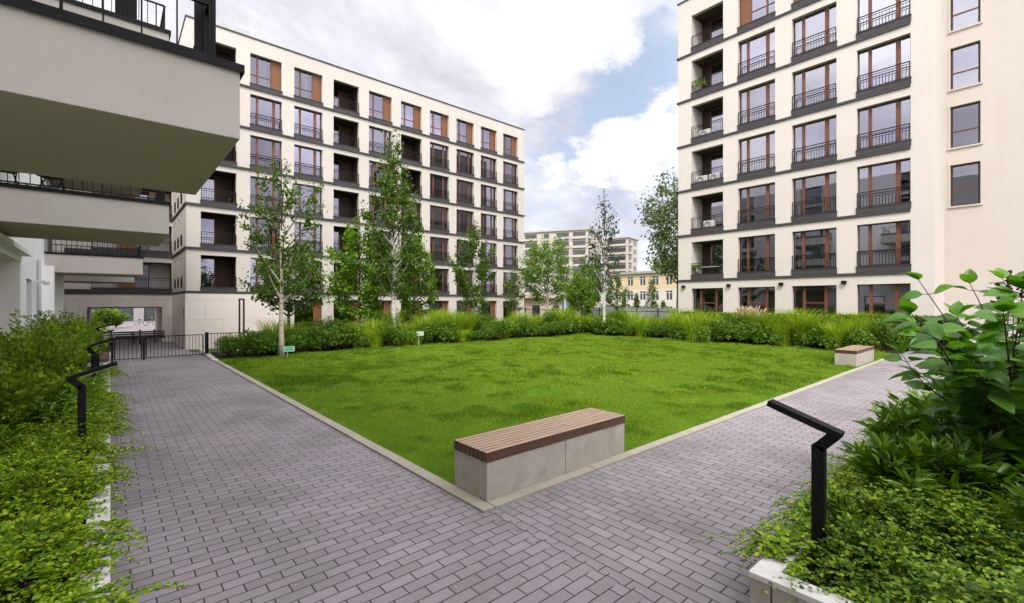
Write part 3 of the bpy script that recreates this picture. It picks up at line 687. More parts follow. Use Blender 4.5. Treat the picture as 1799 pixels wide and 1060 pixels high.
# low slatted barrier, bicycles and the building seen through the passage
t = thing('slatted_barrier', 'low dark slatted barrier in front of the passage', 'fence', (0, 46.4, gz(46)))
for x in (.05, 1.75, 2.65):
    mb = MB(); mb.box(x - .05, -.05, 0, x + .05, .05, 1.15); mb.build('post', M['black'], t)
for k in range(4):
    mb = MB(); mb.box(-.2, -.09, .42 + k * .16, 3.3, -.055, .42 + k * .16 + .12); mb.build('slat', M['darkframe'], t)
def make_bike(label, loc, rz):
    t = thing('bicycle', label, 'bicycle', loc, rz, 'bicycles by the passage'); r = .34
    for x in (-.52, .52):
        mb = MB(); mb.ring((x, 0, r), r - .02, .022, (0, 1, 0)); w = mb.build('wheel', M['black'], t)
        mb = MB()
        for k in range(10): a = k * math.pi / 5; mb.path([(x, 0, r), (x + math.cos(a) * (r - .03), 0, r + math.sin(a) * (r - .03))], [.004, .004], 4)
        mb.build('spokes', M['zinc'], w)
    mb = MB()
    for a, b in (((-.52, 0, r), (-.1, 0, .3)), ((-.52, 0, r), (-.2, 0, .78)), ((-.1, 0, .3), (-.2, 0, .82)), ((-.1, 0, .3), (.36, 0, .78)), ((-.2, 0, .76), (.36, 0, .8)), ((.36, 0, .85), (.52, 0, r))): mb.path([a, b], [.02, .02], 6)
    mb.build('frame', M['black'], t)
    mb = MB(); mb.path([(.34, -.28, .98), (.38, -.1, .96), (.36, 0, .86), (.38, .1, .96), (.34, .28, .98)], [.016] * 5, 6); mb.build('handlebar', M['black'], t)
    mb = MB(); mb.path([(-.34, 0, .86), (-.2, 0, .88), (-.06, 0, .86)], [.07, .06, .025], 7); mb.build('saddle', M['black'], t)
    return t
bk0 = make_bike('dark bicycle side on in the far court, left of the pair', (-2.3 + .3, 82, gz(90)), rad(8))
bk0.location = Vector((at(249, 560, 66).x, at(249, 560, 66).y, gz(90) + .002))
p = at(265, 560, 66); dup(bk0, (p.x, p.y, gz(90) + .002), rad(-10), label='dark bicycle side on in the far court, right of the pair')
p = at(234, 585, 35.5); dup(bk0, (p.x, p.y, gz(p.y) + .002), rad(78), label='dark bicycle seen end on against the slatted barrier')
FC = thing('court_building', 'cream building with dark windows seen through the passage', 'building', (0, 0, 0))
FF = Face((0, 102, 0), (1, 0, 0), (0, -1, 0))
fo = [(-14 + 4.6 * k, -10.8 + 4.6 * k, -.6, 2.6) for k in range(9)] + [(-14 + 4.6 * k, -11.2 + 4.6 * k, 4, 6.4) for k in range(9)]
mb = MB(); wall_faces(mb, FF, -20, 32, -.8, 10, fo, .3); mb.quad((-20, 102, 10), (32, 102, 10), (32, 112, 10), (-20, 112, 10)); mb.build('wall', M['roofgrey'], FC)
for a, b, c, d in fo:
    m = MB(); fbox(m, FF, a, b, c, d, -.4, -.28); m.build('window', M['far_glass'], FC)

# ------------------------------------------------------------------ building B: the block on the right
rB = random.Random(5)
B = thing('apartment_building', 'ivory seven storey apartment block with brown framed windows on the right', 'building', (0, 0, 0))
FB = Face((33.5, 0, 0), (0, 1, 0), (-1, 0, 0)); BY0, BY1 = 3.62, 18.48; BTOP = 25.9
zbB = [4.27 + 3.47 * k for k in range(6)]
colsB = [(4.6, 7.04), (8.06, 10.5), (11.52, 13.93), (14.98, 17.38)]
opB = []
for c, (a, b) in enumerate(colsB):
    for zb in zbB: opB.append((a, b, zb + .12, zb + 2.95))
    opB.append((a, b, .5, 3.68))
mb = MB(); wall_faces(mb, FB, BY0, BY1, -.3, BTOP, opB, .34, 0)
mb.quad((33.5, BY1, -.3), (47, BY1, -.3), (47, BY1, BTOP), (33.5, BY1, BTOP)); mb.quad((33.5, BY0, -.3), (37.6, BY0, -.3), (37.6, BY0, BTOP), (33.5, BY0, BTOP))
mb.quad((47, BY0, -.3), (47, BY1, -.3), (47, BY1, BTOP), (47, BY0, BTOP)); mb.quad((33.5, BY0, BTOP), (47, BY0, BTOP), (47, BY1, BTOP), (33.5, BY1, BTOP))
mb.build('wall', M['plaster_b'], B)
mb = MB()
for zb in zbB: mb.box(33.42, colsB[0][0], zb - .05, 33.5, BY1 + .08, zb + .1); mb.box(33.42, BY1, zb - .05, 40, BY1 + .08, zb + .1)
mb.build('string_course', M['dark'], B)
mb = MB(); mb.box(33.44, BY0 - .06, BTOP, 47, BY1 + .06, BTOP + .1); mb.build('roof', M['dark'], B)
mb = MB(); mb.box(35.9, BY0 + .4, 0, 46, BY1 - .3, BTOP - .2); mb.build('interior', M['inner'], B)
for c, (a, b) in enumerate(colsB):
    for r, zb in enumerate(zbB):
        z0, z1 = zb + .12, zb + 2.95
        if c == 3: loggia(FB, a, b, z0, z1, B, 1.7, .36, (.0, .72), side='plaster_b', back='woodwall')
        elif r == 5: window(FB, a, b, z0, z1, B, .3, 'top', .36, 0, flip=False)
        else:
            q = rB.random(); cu = None
            if r == 0 and c == 1: cu = (.1, .95, 'curtain_teal')
            elif q < .25: cu = (.02, .2, 'curtain')
            elif q < .45: cu = (.76, .98, 'curtain')
            elif q < .6: cu = (.3, .55, 'curtain')
            elif q < .7: cu = (.04, .96, 'curtain')
            window(FB, a, b, z0, z1, B, .3, 'french', .36, .9, curt=cu, flip=True)
    window(FB, a, b, .5, 3.68, B, .3, 'ground', .04, 0)
    mb = MB(); fbox(mb, FB, b + .5, b + .75, 3.75, 3.93, 0, .2); mb.build('wall_lamp', M['black'], B, .01)
# set-back wing
FB2 = Face((37.6, 0, 0), (0, 1, 0), (-1, 0, 0)); zw = 5.9
opw = [(2.1, 3.36, 8.3 + 3.47 * k, 8.3 + 3.47 * k + 2.45) for k in range(5)] + [(u, u + 1.26, 8.3 + 3.47 * k, 8.3 + 3.47 * k + 2.45) for u in (-2.6, -7.3) for k in range(-2, 5)]
mb = MB(); wall_faces(mb, FB2, -14, BY0, -.3, BTOP, opw, .2); mb.build('wing_wall', M['plaster_pink'], B)
for a, b, c, d in opw:
    o = window(FB2, a, b, c, d, B, .14, 'sash', .0, 0, curt=(.1, .9, 'curtain') if c > 15 else None, gl='glass_soft' if c < 14 else 'glass')
    mb = MB(); fbox(mb, FB2, a - .09, b + .09, c - .09, c, 0, .08); fbox(mb, FB2, a - .09, a, c, d, 0, .025); fbox(mb, FB2, b, b + .09, c, d, 0, .025); fbox(mb, FB2, a - .09, b + .09, d, d + .09, 0, .025); mb.build('sill', M['plaster_pink'], o)
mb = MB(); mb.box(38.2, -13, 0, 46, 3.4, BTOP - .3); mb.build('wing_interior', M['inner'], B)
mb = MB(); mb.box(37.5, -14, BTOP, 47, BY0 - .08, BTOP + .1); mb.build('wing_roof', M['dark'], B)

# air conditioners and plants on the corner loggias of building B
def make_ac(label, y, z):
    t = thing('air_conditioner', label, 'air conditioner', (33.95, y, z), 0, 'air conditioners on the corner loggias')
    mb = MB(); mb.box(0, -.42, .04, .3, .42, .68); mb.build('casing', M['ac'], t, .02)
    mb = MB(); mb.ring((-.01, .1, .36), .24, .02, (1, 0, 0)); mb.ring((-.01, .1, .36), .14, .015, (1, 0, 0)); mb.build('fan_guard', M['dark'], t)
    mb = MB(); mb.box(.05, -.38, 0, .25, -.3, .04); mb.box(.05, .3, 0, .25, .38, .04); mb.build('feet', M['black'], t)
    return t
fz = lambda k: zbB[k] + .12 + .27
ac0 = make_ac('white air conditioner on the fourth storey corner loggia', 16.6, fz(3))
dup(ac0, (33.95, 16.85, fz(2)), 0, label='outer of two white air conditioners on the third storey corner loggia')
dup(ac0, (34.0, 15.85, fz(2)), 0, label='inner of two white air conditioners on the third storey corner loggia')
dup(ac0, (34.0, 16.3, fz(1)), 0, label='white air conditioner on the second storey corner loggia')
t = thing('folding_table', 'grey folding table on the first storey corner loggia', 'table', (34.2, 16.2, fz(0)))
mb = MB(); mb.box(-.3, -.6, .62, .3, .6, .66); mb.build('table_top', M['ac'], t)
for a in (-.5, .5):
    mb = MB(); mb.obox((-.25, a, 0), (.25, a, .62), .03, .03); mb.build('leg', M['black'], t); mb = MB(); mb.obox((.25, a * .9, 0), (-.25, a * .9, .62), .03, .03); mb.build('leg', M['black'], t)
def potted(label, loc, s):
    t = thing('potted_plant', label, 'plant', loc)
    mb = MB(); mb.path([(0, 0, 0), (0, 0, .3)], [.12, .17], 12); mb.build('pot', M['pot'], t)
    n = 160; D = rdir(n, -.3, 1); P = D * RNG.uniform(.1, .38, (n, 1)) * s + np.array([0, 0, .3 + .3 * s])
    inst_mesh('foliage', KITE[0], KITE[1], P, D, rdir(n), RNG.uniform(.1, .18, n), M['hedge2'], t)
potted('leafy plant on the fifth storey corner loggia railing', (33.8, 16.9, fz(4)), 1.2)
potted('small plant behind a railing of the ivory block, fifth storey', (33.32 + .45, 17.1, fz(0)), .8)

# ------------------------------------------------------------------ building C: white block on the left with balconies
Cb = thing('apartment_building', 'white block on the left with deep balconies over the path', 'building', (0, 0, 0))
FC_ = Face((-2.6, 0, 0), (0, 1, 0), (1, 0, 0)); CT = 18.
opC = [(18, 25.6, .3, 4.2, .7), (27.4, 29.2, .5, 3.6, .3), (12, 14, .6, 3.4, .3)]
for k in range(5):
    for y in (2, 8.6, 18.6, 27, 36): opC.append((y, y + 2.4, 5.4 + 2.6 * k, 7.5 + 2.6 * k, .3))
mb = MB(); wall_faces(mb, FC_, -16.9, 47.9, -.8, CT, opC, .3)
mb.quad((-2.6, -16.9, -.8), (-14, -16.9, -.8), (-14, -16.9, CT), (-2.6, -16.9, CT)); mb.quad((-2.6, 47.9, -.8), (-14, 47.9, -.8), (-14, 47.9, CT), (-2.6, 47.9, CT)); mb.quad((-14, -16.9, -.8), (-14, 47.9, -.8), (-14, 47.9, CT), (-14, -12, CT)); mb.quad((-2.6, -16.9, CT), (-2.6, 47.9, CT), (-14, 47.9, CT), (-14, -16.9, CT))
mb.box(-2.6, 33.2, -.5, -2.2, 34.0, 4.5); mb.box(-2.6, 37.5, -.5, -2.1, 38.6, 4.3); mb.box(-2.6, 16, 4.4, -2.3, 25.9, 4.56)
mb.box(-14, -30, -.8, 8, -17, 14)  # unseen wing behind the camera, added to shade the near balconies
mb.build('wall', M['white_plaster'], Cb)
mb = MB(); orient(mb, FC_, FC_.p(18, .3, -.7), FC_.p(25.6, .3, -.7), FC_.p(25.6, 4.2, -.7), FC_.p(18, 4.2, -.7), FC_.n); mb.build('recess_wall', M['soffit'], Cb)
for o_ in opC[1:]: window(FC_, o_[0], o_[1], o_[2], o_[3], Cb, .2, 'sash', .02, 0)
mb = MB(); mb.path([(-2.5, 30.6, -.4), (-2.5, 30.6, 4.6)], [.07, .07], 10); mb.build('downpipe', M['zinc'], Cb, smooth=True)
mb = MB(); mb.box(-2.6, 29.6, 3.5, -2.2, 29.75, 3.62); mb.box(-2.3, 29.5, 3.42, -2.1, 30.0, 3.56); mb.build('camera_bracket', M['ac'], Cb, .01)
def balcony(x1, y0, y1, z0, hh, screen=None, step=.16, rail=True, ins=.1):
    mb = MB(); mb.box(-2.6, y0, z0 + .004, x1, y1, z0 + .22)                      # slab
    mb.box(-2.6, y0, z0 + .22, x1, y0 + .2, z0 + hh); mb.box(x1 - .2, y0 + .2, z0 + .22, x1, y1 - .2, z0 + hh); mb.box(-2.6, y1 - .2, z0 + .22, x1, y1, z0 + hh)
    b = mb.build('balcony', M['balcony_plaster'], Cb)
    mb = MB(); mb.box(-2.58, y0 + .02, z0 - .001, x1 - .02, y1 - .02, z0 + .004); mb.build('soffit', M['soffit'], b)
    mb = MB(); zt = z0 + hh; c = .05
    mb.box(-2.6, y0 - c, zt, x1 + c, y0 + .24, zt + .06); mb.box(x1 - .24, y0 + .24, zt, x1 + c, y1 - .24, zt + .06); mb.box(-2.6, y1 - .24, zt, x1 + c, y1 + c, zt + .06)
    mb.box(-2.6, y0 - c, zt - .05, x1 + c, y0 - c + .012, zt); mb.box(x1 + c - .012, y0 - c + .012, zt - .05, x1 + c, y1 + c - .012, zt)
    mb.build('cap', M['black'], b)
    if rail:
        mb = MB(); zt += .06
        for (xa, ya, xb, yb) in ((-2.6, y0 + .1, x1 - ins, y0 + .1), (x1 - ins, y0 + .1, x1 - ins, y1 - .1), (-2.6, y1 - .1, x1 - ins, y1 - .1)):
            ln = math.hypot(xb - xa, yb - ya); n = int(ln / step)
            mb.obox((xa, ya, zt + .75), (xb, yb, zt + .75), .05, .04)
            mb.obox((xa, ya, zt + .07), (xb, yb, zt + .07), .025, .02)
            for k in range(n + 1):
                x = xa + (xb - xa) * k / n; y = ya + (yb - ya) * k / n; w = .018 if k % 6 else .03
                mb.box(x - w / 2, y - w / 2, zt, x + w / 2, y + w / 2, zt + .74)
        mb.build('railing', M['black'], b)
    if screen:
        xa, xb, yy, zz = screen; mb = MB(); n = int((xb - xa) / .05)
        for k in range(n): mb.box(xa + k * .05, yy + (.02 if k % 2 else 0), z0 + hh + .06, xa + k * .05 + .05, yy + .04 + (.02 if k % 2 else 0), zz)
        mb.build('privacy_screen', M['black'], b)
    return b
balcony(1.36, 7.32, 11.75, 4.88, .97, screen=(.87, 1.17, 7.62, 8.2), step=.33, ins=.34)
balcony(1.34, 17.35, 21.4, 4.68, .92, step=.2)
balcony(1.42, 34.2, 38.2, 4.22, 1.0, step=.2)
balcony(1.25, 41.2, 45, 4.0, .55, step=.2)
for k in (1, 2):
    balcony(1.36, 7.32, 11.75, 9.4, .97, step=.33) if k == 1 else None
    balcony(1.34, 17.35, 21.4, 4.68 + 2.6 * k, .92, step=.2, screen=(.1, .6, 17.7, 4.68 + 2.6 * k + 2.5) if k == 2 else None)
    balcony(1.42, 34.2, 38.2, 4.22 + 2.6 * k, 1.0, step=.2)
# folding chairs behind the railing of the second balcony
def make_chair(label, loc, rz):
    t = thing('folding_chair', label, 'chair', loc, rz, 'black folding chairs on the second balcony')
    for a in (-.22, .22):
        mb = MB(); mb.obox((a, -.28, 0), (a, .2, .9), .025, .03); mb.build('leg', M['black'], t); mb = MB(); mb.obox((a * .9, .28, 0), (a * .9, -.2, .48), .025, .03); mb.build('leg', M['black'], t)
    mb = MB()
    for k in range(5): mb.box(-.22, -.2 + k * .085, .46, .22, -.2 + k * .085 + .065, .485)
    mb.build('seat', M['black'], t)
    mb = MB()
    for k in range(3): mb.obox((-.22, .08 + k * .04, .66 + k * .085), (.22, .08 + k * .04, .66 + k * .085), .015, .06)
    mb.build('backrest', M['black'], t)
    return t
ch = make_chair('black folding chair nearest the facade on the second balcony', (-2.1, 18.0, 5.62), rad(200))
t_ = MB(); 
dup(ch, (-1.25, 18.1, 5.62), rad(160), label='black folding chair standing nearer the end of the second balcony')
for o in (ch,): pass
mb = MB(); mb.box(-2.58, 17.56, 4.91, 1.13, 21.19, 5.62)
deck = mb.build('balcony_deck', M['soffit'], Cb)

# ------------------------------------------------------------------ trees
def tree(name, label, x, y, z0, h, r, cz, tr, nl, ls, leaf, bark, prof, seed, cat='tree', limbs=26, lean=(0, 0), up=.55, spread=.28, tmpl=KITE, group=None, droop=.3, bare=0.):
    rn = random.Random(seed); rg = np.random.default_rng(seed)
    t = thing(name, label, cat, (x, y, z0), 0, group)
    mb = MB(); k = 9
    tp = [Vector((lean[0] * (i / k) ** 1.3 + (.05 * h / 9) * math.sin(i * 1.7 + seed) * (i / k), lean[1] * (i / k) ** 1.3 + (.05 * h / 9) * math.cos(i * 2.1 + seed) * (i / k), -.15 + (h * .97 + .15) * i / k)) for i in range(k + 1)]
    tr_ = [tr * (1.25 if i == 0 else 1) * (1 - .95 * (i / k) ** .8) + .004 for i in range(k + 1)]; sp_ = 6
    mb.path(tp[:sp_ + 1], tr_[:sp_ + 1], 9); mb.path(tp[sp_:], tr_[sp_:], 7, 1)
    def trunk(z):
        s = min(k - 1e-3, max(0, (z + .15) / (h * .97 + .15) * k)); i = int(s); return tp[i].lerp(tp[i + 1], s - i)
    segs = []
    for i in range(limbs):
        q = (i + .5) / limbs; z = cz + (h * .98 - cz) * (q ** .95) - h * .02
        start = max(z * .78, cz * .8); s0 = trunk(start); a = i * 2.399 + rn.uniform(-.5, .5)
        ln = r * prof(q) * rn.uniform(.72, 1.12); e = trunk(min(z, h * .97)) + Vector((math.cos(a) * ln, math.sin(a) * ln, up * ln * rn.uniform(.2, .9)))
        e.z = min(e.z, h * 1.0)
        mid = s0.lerp(e, .5) + Vector((0, 0, -.06 * ln)); 
        lr = tr * .42 * (1 - .75 * q) + .005
        mb.path([s0, mid, e], [lr, lr * .6, .004], 5, (0 if lr > .05 else 1), cap=False); segs.append((s0, mid, e, ln))
        for b in range(3):
            f = rn.uniform(.35, .85); p = (s0.lerp(mid, f * 2) if f < .5 else mid.lerp(e, f * 2 - 1)); aa = a + rn.choice((-1, 1)) * rn.uniform(.5, 1.2); l2 = ln * rn.uniform(.3, .55)
            e2 = p + Vector((math.cos(aa) * l2, math.sin(aa) * l2, l2 * rn.uniform(-.1, .7)))
            mb.path([p, e2], [lr * .4, .003], 4, 1, cap=False); segs.append((p, p.lerp(e2, .5), e2, l2))
    mb.build('trunk', [bark, M['bark']], t, smooth=True)
    w = np.array([s[3] ** .9 + .03 for s in segs]); w /= w.sum(); idx = rg.choice(len(segs), nl, p=w)
    S0 = np.array([list(s[0]) for s in segs]); S1 = np.array([list(s[1]) for s in segs]); S2 = np.array([list(s[2]) for s in segs]); LN = np.array([s[3] for s in segs])
    f = rg.uniform(.3, 1.06, nl)[:, None]; i = idx
    P = np.where(f < .5, S0[i] + (S1[i] - S0[i]) * f * 2, S1[i] + (S2[i] - S1[i]) * (f * 2 - 1))
    # leaves hang in small clumps along the twigs
    nc = max(8, nl // 14); cl = rg.normal(size=(nc, 3)) * spread * (r ** .5) * .55; P = P + cl[rg.integers(0, nc, nl)] * (LN[i] / r)[:, None].clip(.35, 1) + rg.normal(size=(nl, 3)) * spread * .35
    P[:, 2] = np.maximum(P[:, 2], cz * .72)
    D = rdir(nl); D[:, 2] -= droop; U = rdir(nl); U[:, 2] = np.abs(U[:, 2]) + .3
    inst_mesh('crown', tmpl[0], tmpl[1], P, D, U, rg.uniform(.7, 1.3, nl) * ls, leaf, t)
    return t
birch = lambda q: (.5 + 1.1 * q) if q < .45 else max(.1, 1.0 - .88 * ((q - .45) / .55) ** 1.05)
oval = lambda q: max(.25, math.sin(math.pi * (.16 + .8 * q)) ** .7)
cone = lambda q: max(.1, 1 - .85 * q)
def gp(px, Y):
    r = ray(px, 532); d = Y / r.y; return r.x * d, Y, d
x, y, d = gp(495, 23.75); tree('birch_tree', 'slender birch on the lawn edge beside the green sign', x, y, 0, 9.95, 1.95, 3.2, .13, 3000, .16, M['birchleaf'], M['birchbark'], birch, 21, limbs=22, spread=.2, up=.95)
x, y, d = gp(692, 26.6); tree('birch_tree', 'tallest birch, rising above the middle of the border', x, y, 0, 13.9, 1.8, 3.4, .16, 9500, .165, M['birchleaf'], M['whitebark'], birch, 33, limbs=40, spread=.26, up=.8)
x, y, d = gp(833, 27); tree('birch_tree', 'narrow birch right of the tall one, before the long block', x, y, 0, 9.2, 1.75, 1.8, .1, 6000, .16, M['birchleaf'], M['whitebark'], birch, 44, limbs=30, spread=.22)
x, y, d = gp(903, 29); tree('birch_tree', 'small young birch at the right end of the long block', x, y, -.05, 6.1, 1.15, 2.2, .07, 1500, .15, M['birchleaf'], M['bark'], birch, 55, limbs=20, spread=.2)
x, y, d = gp(962, 29.5); tree('birch_tree', 'dense round headed birch with white trunk before the far flats', x, y, 0, 9.0, 2.5, 2.9, .12, 7500, .17, M['maple'], M['whitebark'], oval, 66, limbs=40, spread=.3)
x, y, d = at(1062, 532, 36.5); tree('birch_tree', 'sparse thin birch with dark leaves against the sky', x, y, 0, 12.2, 1.4, 3.2, .13, 1200, .19, M['birchdark'], M['whitebark'], birch, 77, limbs=30, spread=.18, up=.9)
x, y, d = gp(508, 28.2); tree('maple_tree', 'dark round maple behind the slender birch', x, y, -.05, 5.8, 2.1, 2.3, .12, 3600, .2, M['mapledark'], M['bark'], oval, 88, limbs=30, spread=.3)
x, y, d = gp(632, 29.6); tree('maple_tree', 'bright green maple left of the tallest birch', x, y, -.1, 8.6, 1.95, 1.6, .12, 6800, .2, M['maple'], M['bark'], lambda q: max(.2, math.sin(math.pi * (.2 + .78 * q)) ** .8), 99, limbs=34, spread=.28)
x, y, d = gp(728, 30); tree('maple_tree', 'green maple right of the tallest birch', x, y, -.1, 8.4, 1.6, 1.5, .11, 5200, .2, M['maple'], M['bark'], oval, 111, limbs=30, spread=.28)
x, y, d = at(1022, 532, 50); tree('maple_tree', 'low yellow green tree left of the sparse birch', x, y, -.3, 6.2, 1.9, 1.5, .1, 3600, .24, M['maple'], M['bark'], oval, 122, limbs=24, spread=.3)
x, y, d = at(1036, 532, 60); tree('maple_tree', 'pale green tree behind the sparse birch', x, y, -.4, 9.6, 2.6, 3, .12, 3600, .28, M['farleaf'], M['bark'], oval, 133, limbs=24, spread=.4)
x, y, d = at(1084, 532, 49); tree('maple_tree', 'thin young tree right of the sparse birch', x, y, -.3, 6.6, 1.3, 1.4, .07, 1300, .2, M['farleaf'], M['bark'], birch, 144, limbs=20, spread=.25)
x, y, d = at(1192, 532, 62); tree('poplar_tree', 'tall dark poplar behind the corner of the ivory block', x, y, -.6, 21.5, 4.6, 7, .3, 5600, .42, M['poplar'], M['bark'], lambda q: max(.25, math.sin(math.pi * (.12 + .82 * q)) ** .6), 155, limbs=46, spread=.55)
x, y, d = at(1178, 532, 122); tree('far_tree', 'broad green trees above the ochre building roof, right one', x, y, -.6, 17, 5.5, 5, .3, 5000, .6, M['farleaf'], M['bark'], oval, 166, limbs=30, spread=.8)['label'] = 'broad green tree above the roof of the ochre building'
for k, (px, d_, h_, lab) in enumerate(((1098, 82, 5.9, 'dark columnar conifer beside the white mast'), (1119, 80, 5.2, 'small columnar conifer between the mast and the tall conifer'), (1146, 78, 8.4, 'tallest columnar conifer before the ochre building'), (1166, 80, 3.8, 'low conifer at the right before the ochre building'))):
    x, y, d = at(px, 532, d_); tree('conifer_tree', lab, x, y, -.66, h_, h_ * .16 + .15, .4, .08, 1700, .26, M['conifer'], M['bark'], cone, 200 + k, limbs=26, up=1., spread=.3)

# ------------------------------------------------------------------ border planting round the lawn
def shrub_proto(name, label, group, leaf, n, ls, tmpl, r, h, seed, cat='shrub', lumps=9):
    rg = np.random.default_rng(seed); t = thing(name, label, cat, (0, 0, 0), 0, group)
    c = np.stack([rg.normal(size=lumps) * r * .42, rg.normal(size=lumps) * r * .42, rg.uniform(.3, .8, lumps) * h], 1)
    k = rg.integers(0, lumps, n); D = rdir(n, -.35, 1); rr = rg.uniform(.55, 1.05, n)[:, None] * np.array([[r * .5, r * .5, h * .36]])
    P = c[k] + D * rr; P[:, 2] = np.clip(P[:, 2], .03, None)
    Fd = D + .7 * rg.normal(size=(n, 3)); U = rdir(n); U[:, 2] = abs(U[:, 2]) + .4
    inst_mesh('foliage', tmpl[0], tmpl[1], P, Fd, U, rg.uniform(.65, 1.3, n) * ls, leaf, t)
    mb = MB()
    for q in range(lumps): mb.path([(c[q][0] * .2, c[q][1] * .2, -.05), tuple(c[q] * np.array([.7, .7, .6])), tuple(c[q])], [.022, .015, .006], 5)
    mb.build('stems', M['stem'], t)
    return t
def grass_proto(name, label, group, mat, n, h, r, seed, plume=None, cat='grass clump'):
    rg = np.random.default_rng(seed); t = thing(name, label, cat, (0, 0, 0), 0, group)
    a = rg.uniform(0, 2 * np.pi, n); q = rg.random(n) ** .6 * r; P = np.stack([np.cos(a) * q, np.sin(a) * q, np.full(n, -.03)], 1)
    b = a + rg.normal(size=n) * .5; Fd = np.stack([np.cos(b), np.sin(b), np.zeros(n)], 1)
    hh = h * rg.uniform(.55, 1.1, n)
    inst_mesh('blades', ARC[0], ARC[1], P, Fd, np.tile([0, 0, 1.], (n, 1)) + .12 * rg.normal(size=(n, 3)), np.stack([hh * rg.uniform(.35, .95, n), rg.uniform(.012, .026, n), hh], 1), mat, t)
    if plume:
        m = 46; a = rg.uniform(0, 2 * np.pi, m); q = rg.random(m) * r * 1.6; ph = h * rg.uniform(.85, 1.1, m)
        mb = MB()
        for k in range(m):
            p0 = (math.cos(a[k]) * q[k] * .3, math.sin(a[k]) * q[k] * .3, 0); p1 = (math.cos(a[k]) * q[k], math.sin(a[k]) * q[k], ph[k]); p2 = (math.cos(a[k]) * q[k] * 1.15, math.sin(a[k]) * q[k] * 1.15, ph[k] + .28)
            mb.path([p0, p1, p2], [.005, .006, .004], 4); c = [Vector(p1).lerp(Vector(p2), s / 4) for s in range(5)]; mb.path(c, [.008, .03, .034, .024, .005], 5)
        mb.build('plumes', plume, t)
    return t
sA = shrub_proto('leafy_shrub', 'dark leafy shrub in the front row of the border along the lawn', 'dark leafy shrubs of the lawn border', M['hedge1'], 2400, .13, KITE, .8, 1.15, 301)
sA2 = shrub_proto('leafy_shrub', 'dark leafy shrub in the front row of the border along the lawn', 'dark leafy shrubs of the lawn border', M['hedge1'], 2200, .17, LANCE, .75, 1.1, 302)
sB = shrub_proto('fresh_shrub', 'bright yellow green shrub among the border plants', 'bright shrubs of the lawn border', M['hedge2'], 2600, .14, KITE, .9, 1.5, 303)
sC = shrub_proto('leafy_shrub', 'taller mid green shrub among the grasses of the border', 'taller shrubs of the lawn border', M['hedge1'], 2600, .14, LANCE, .85, 1.6, 308)
gA = grass_proto('tall_grass', 'arching clump of tall green ornamental grass in the border', 'tall grass clumps of the lawn border', M['tallgrass'], 480, 1.85, .38, 304)
gB = grass_proto('tall_grass', 'arching clump of tall green ornamental grass in the border', 'tall grass clumps of the lawn border', M['tallgrass'], 420, 1.35, .46, 305)
gP = grass_proto('feather_grass', 'beige plumed feather grass clump before the ivory block', 'feather grass', M['tallgrass'], 260, 1.75, .32, 306, M['plume'])
used = set()
def place(pr, x, y, s, rz=None, zs=None):
    z = gz(y); rz = random.uniform(0, 6.28) if rz is None else rz; sc = (s, s, zs or s * random.uniform(.92, 1.1))
    if pr.name not in used: used.add(pr.name); pr.location = (x, y, z); pr.rotation_euler = (0, 0, rz); pr.scale = sc; return
    dup(pr, (x, y, z), rz, sc)
x = 4.5
while x < 29.2:   # along the far edge
    e = .35 * math.sin(x * .9)
    place(random.choice((sA, sA2, sA, gB, sA2)), x, 24.85 + e + random.uniform(-.1, .25), random.uniform(.6, 1.15)); x += random.uniform(.8, 1.3)
x = 4.3
while x < 30:
    pr = random.choice((gA, gA, sC, gA, gB, sB) if x < 19 else (sB, gB, sC, gA)); place(pr, x, 25.9 + random.uniform(-.3, .3), random.uniform(.72, 1.15) if x > 9 else random.uniform(.6, .8)); x += random.uniform(.75, 1.05)
x = 6.5
while x < 31:
    pr = random.choice((gA, sC, gA, gB)); place(pr, x, 27.0 + random.uniform(-.3, .3), random.uniform(.75, 1.15)); x += random.uniform(.9, 1.25)
y = 6.2
while y < 24:     # along the right hand end
    e = .3 * math.sin(y * .8)
    place(random.choice((sA, sA2, sA, gB)), 29.9 + e + random.uniform(-.1, .2), y, random.uniform(.65, 1.25)); y += random.uniform(.75, 1.25)
y = 5.4
while y < 24.5:
    pr = random.choice((gA, gB, gA, gA, sC, sB)) if y < 17 else random.choice((sB, sB, gB)); place(pr, 31.0 + random.uniform(-.3, .3), y, random.uniform(.7, 1.15)); y += random.uniform(.7, 1.)
y = 6.
while y < 24.5:
    place(random.choice((gA, gA, gB, sC)), 32.0 + random.uniform(-.25, .25), y, random.uniform(.95, 1.15)); y += random.uniform(.85, 1.1)
for q, w_ in ((29.6, 24.6), (30.3, 25.3), (30.9, 24.4), (31.2, 26.0), (30.2, 26.6), (29.3, 25.8), (31.8, 25.0), (32.4, 26.4), (31.4, 27.4), (29.9, 23.8)): place(random.choice((sB, sA, sB, gB)), q, w_, random.uniform(.95, 1.2))
place(gP, 31.6, 12.4, 1.15, 0.); 
for q in (12.0, 12.8): place(gP, 31.7, q, 1.1)
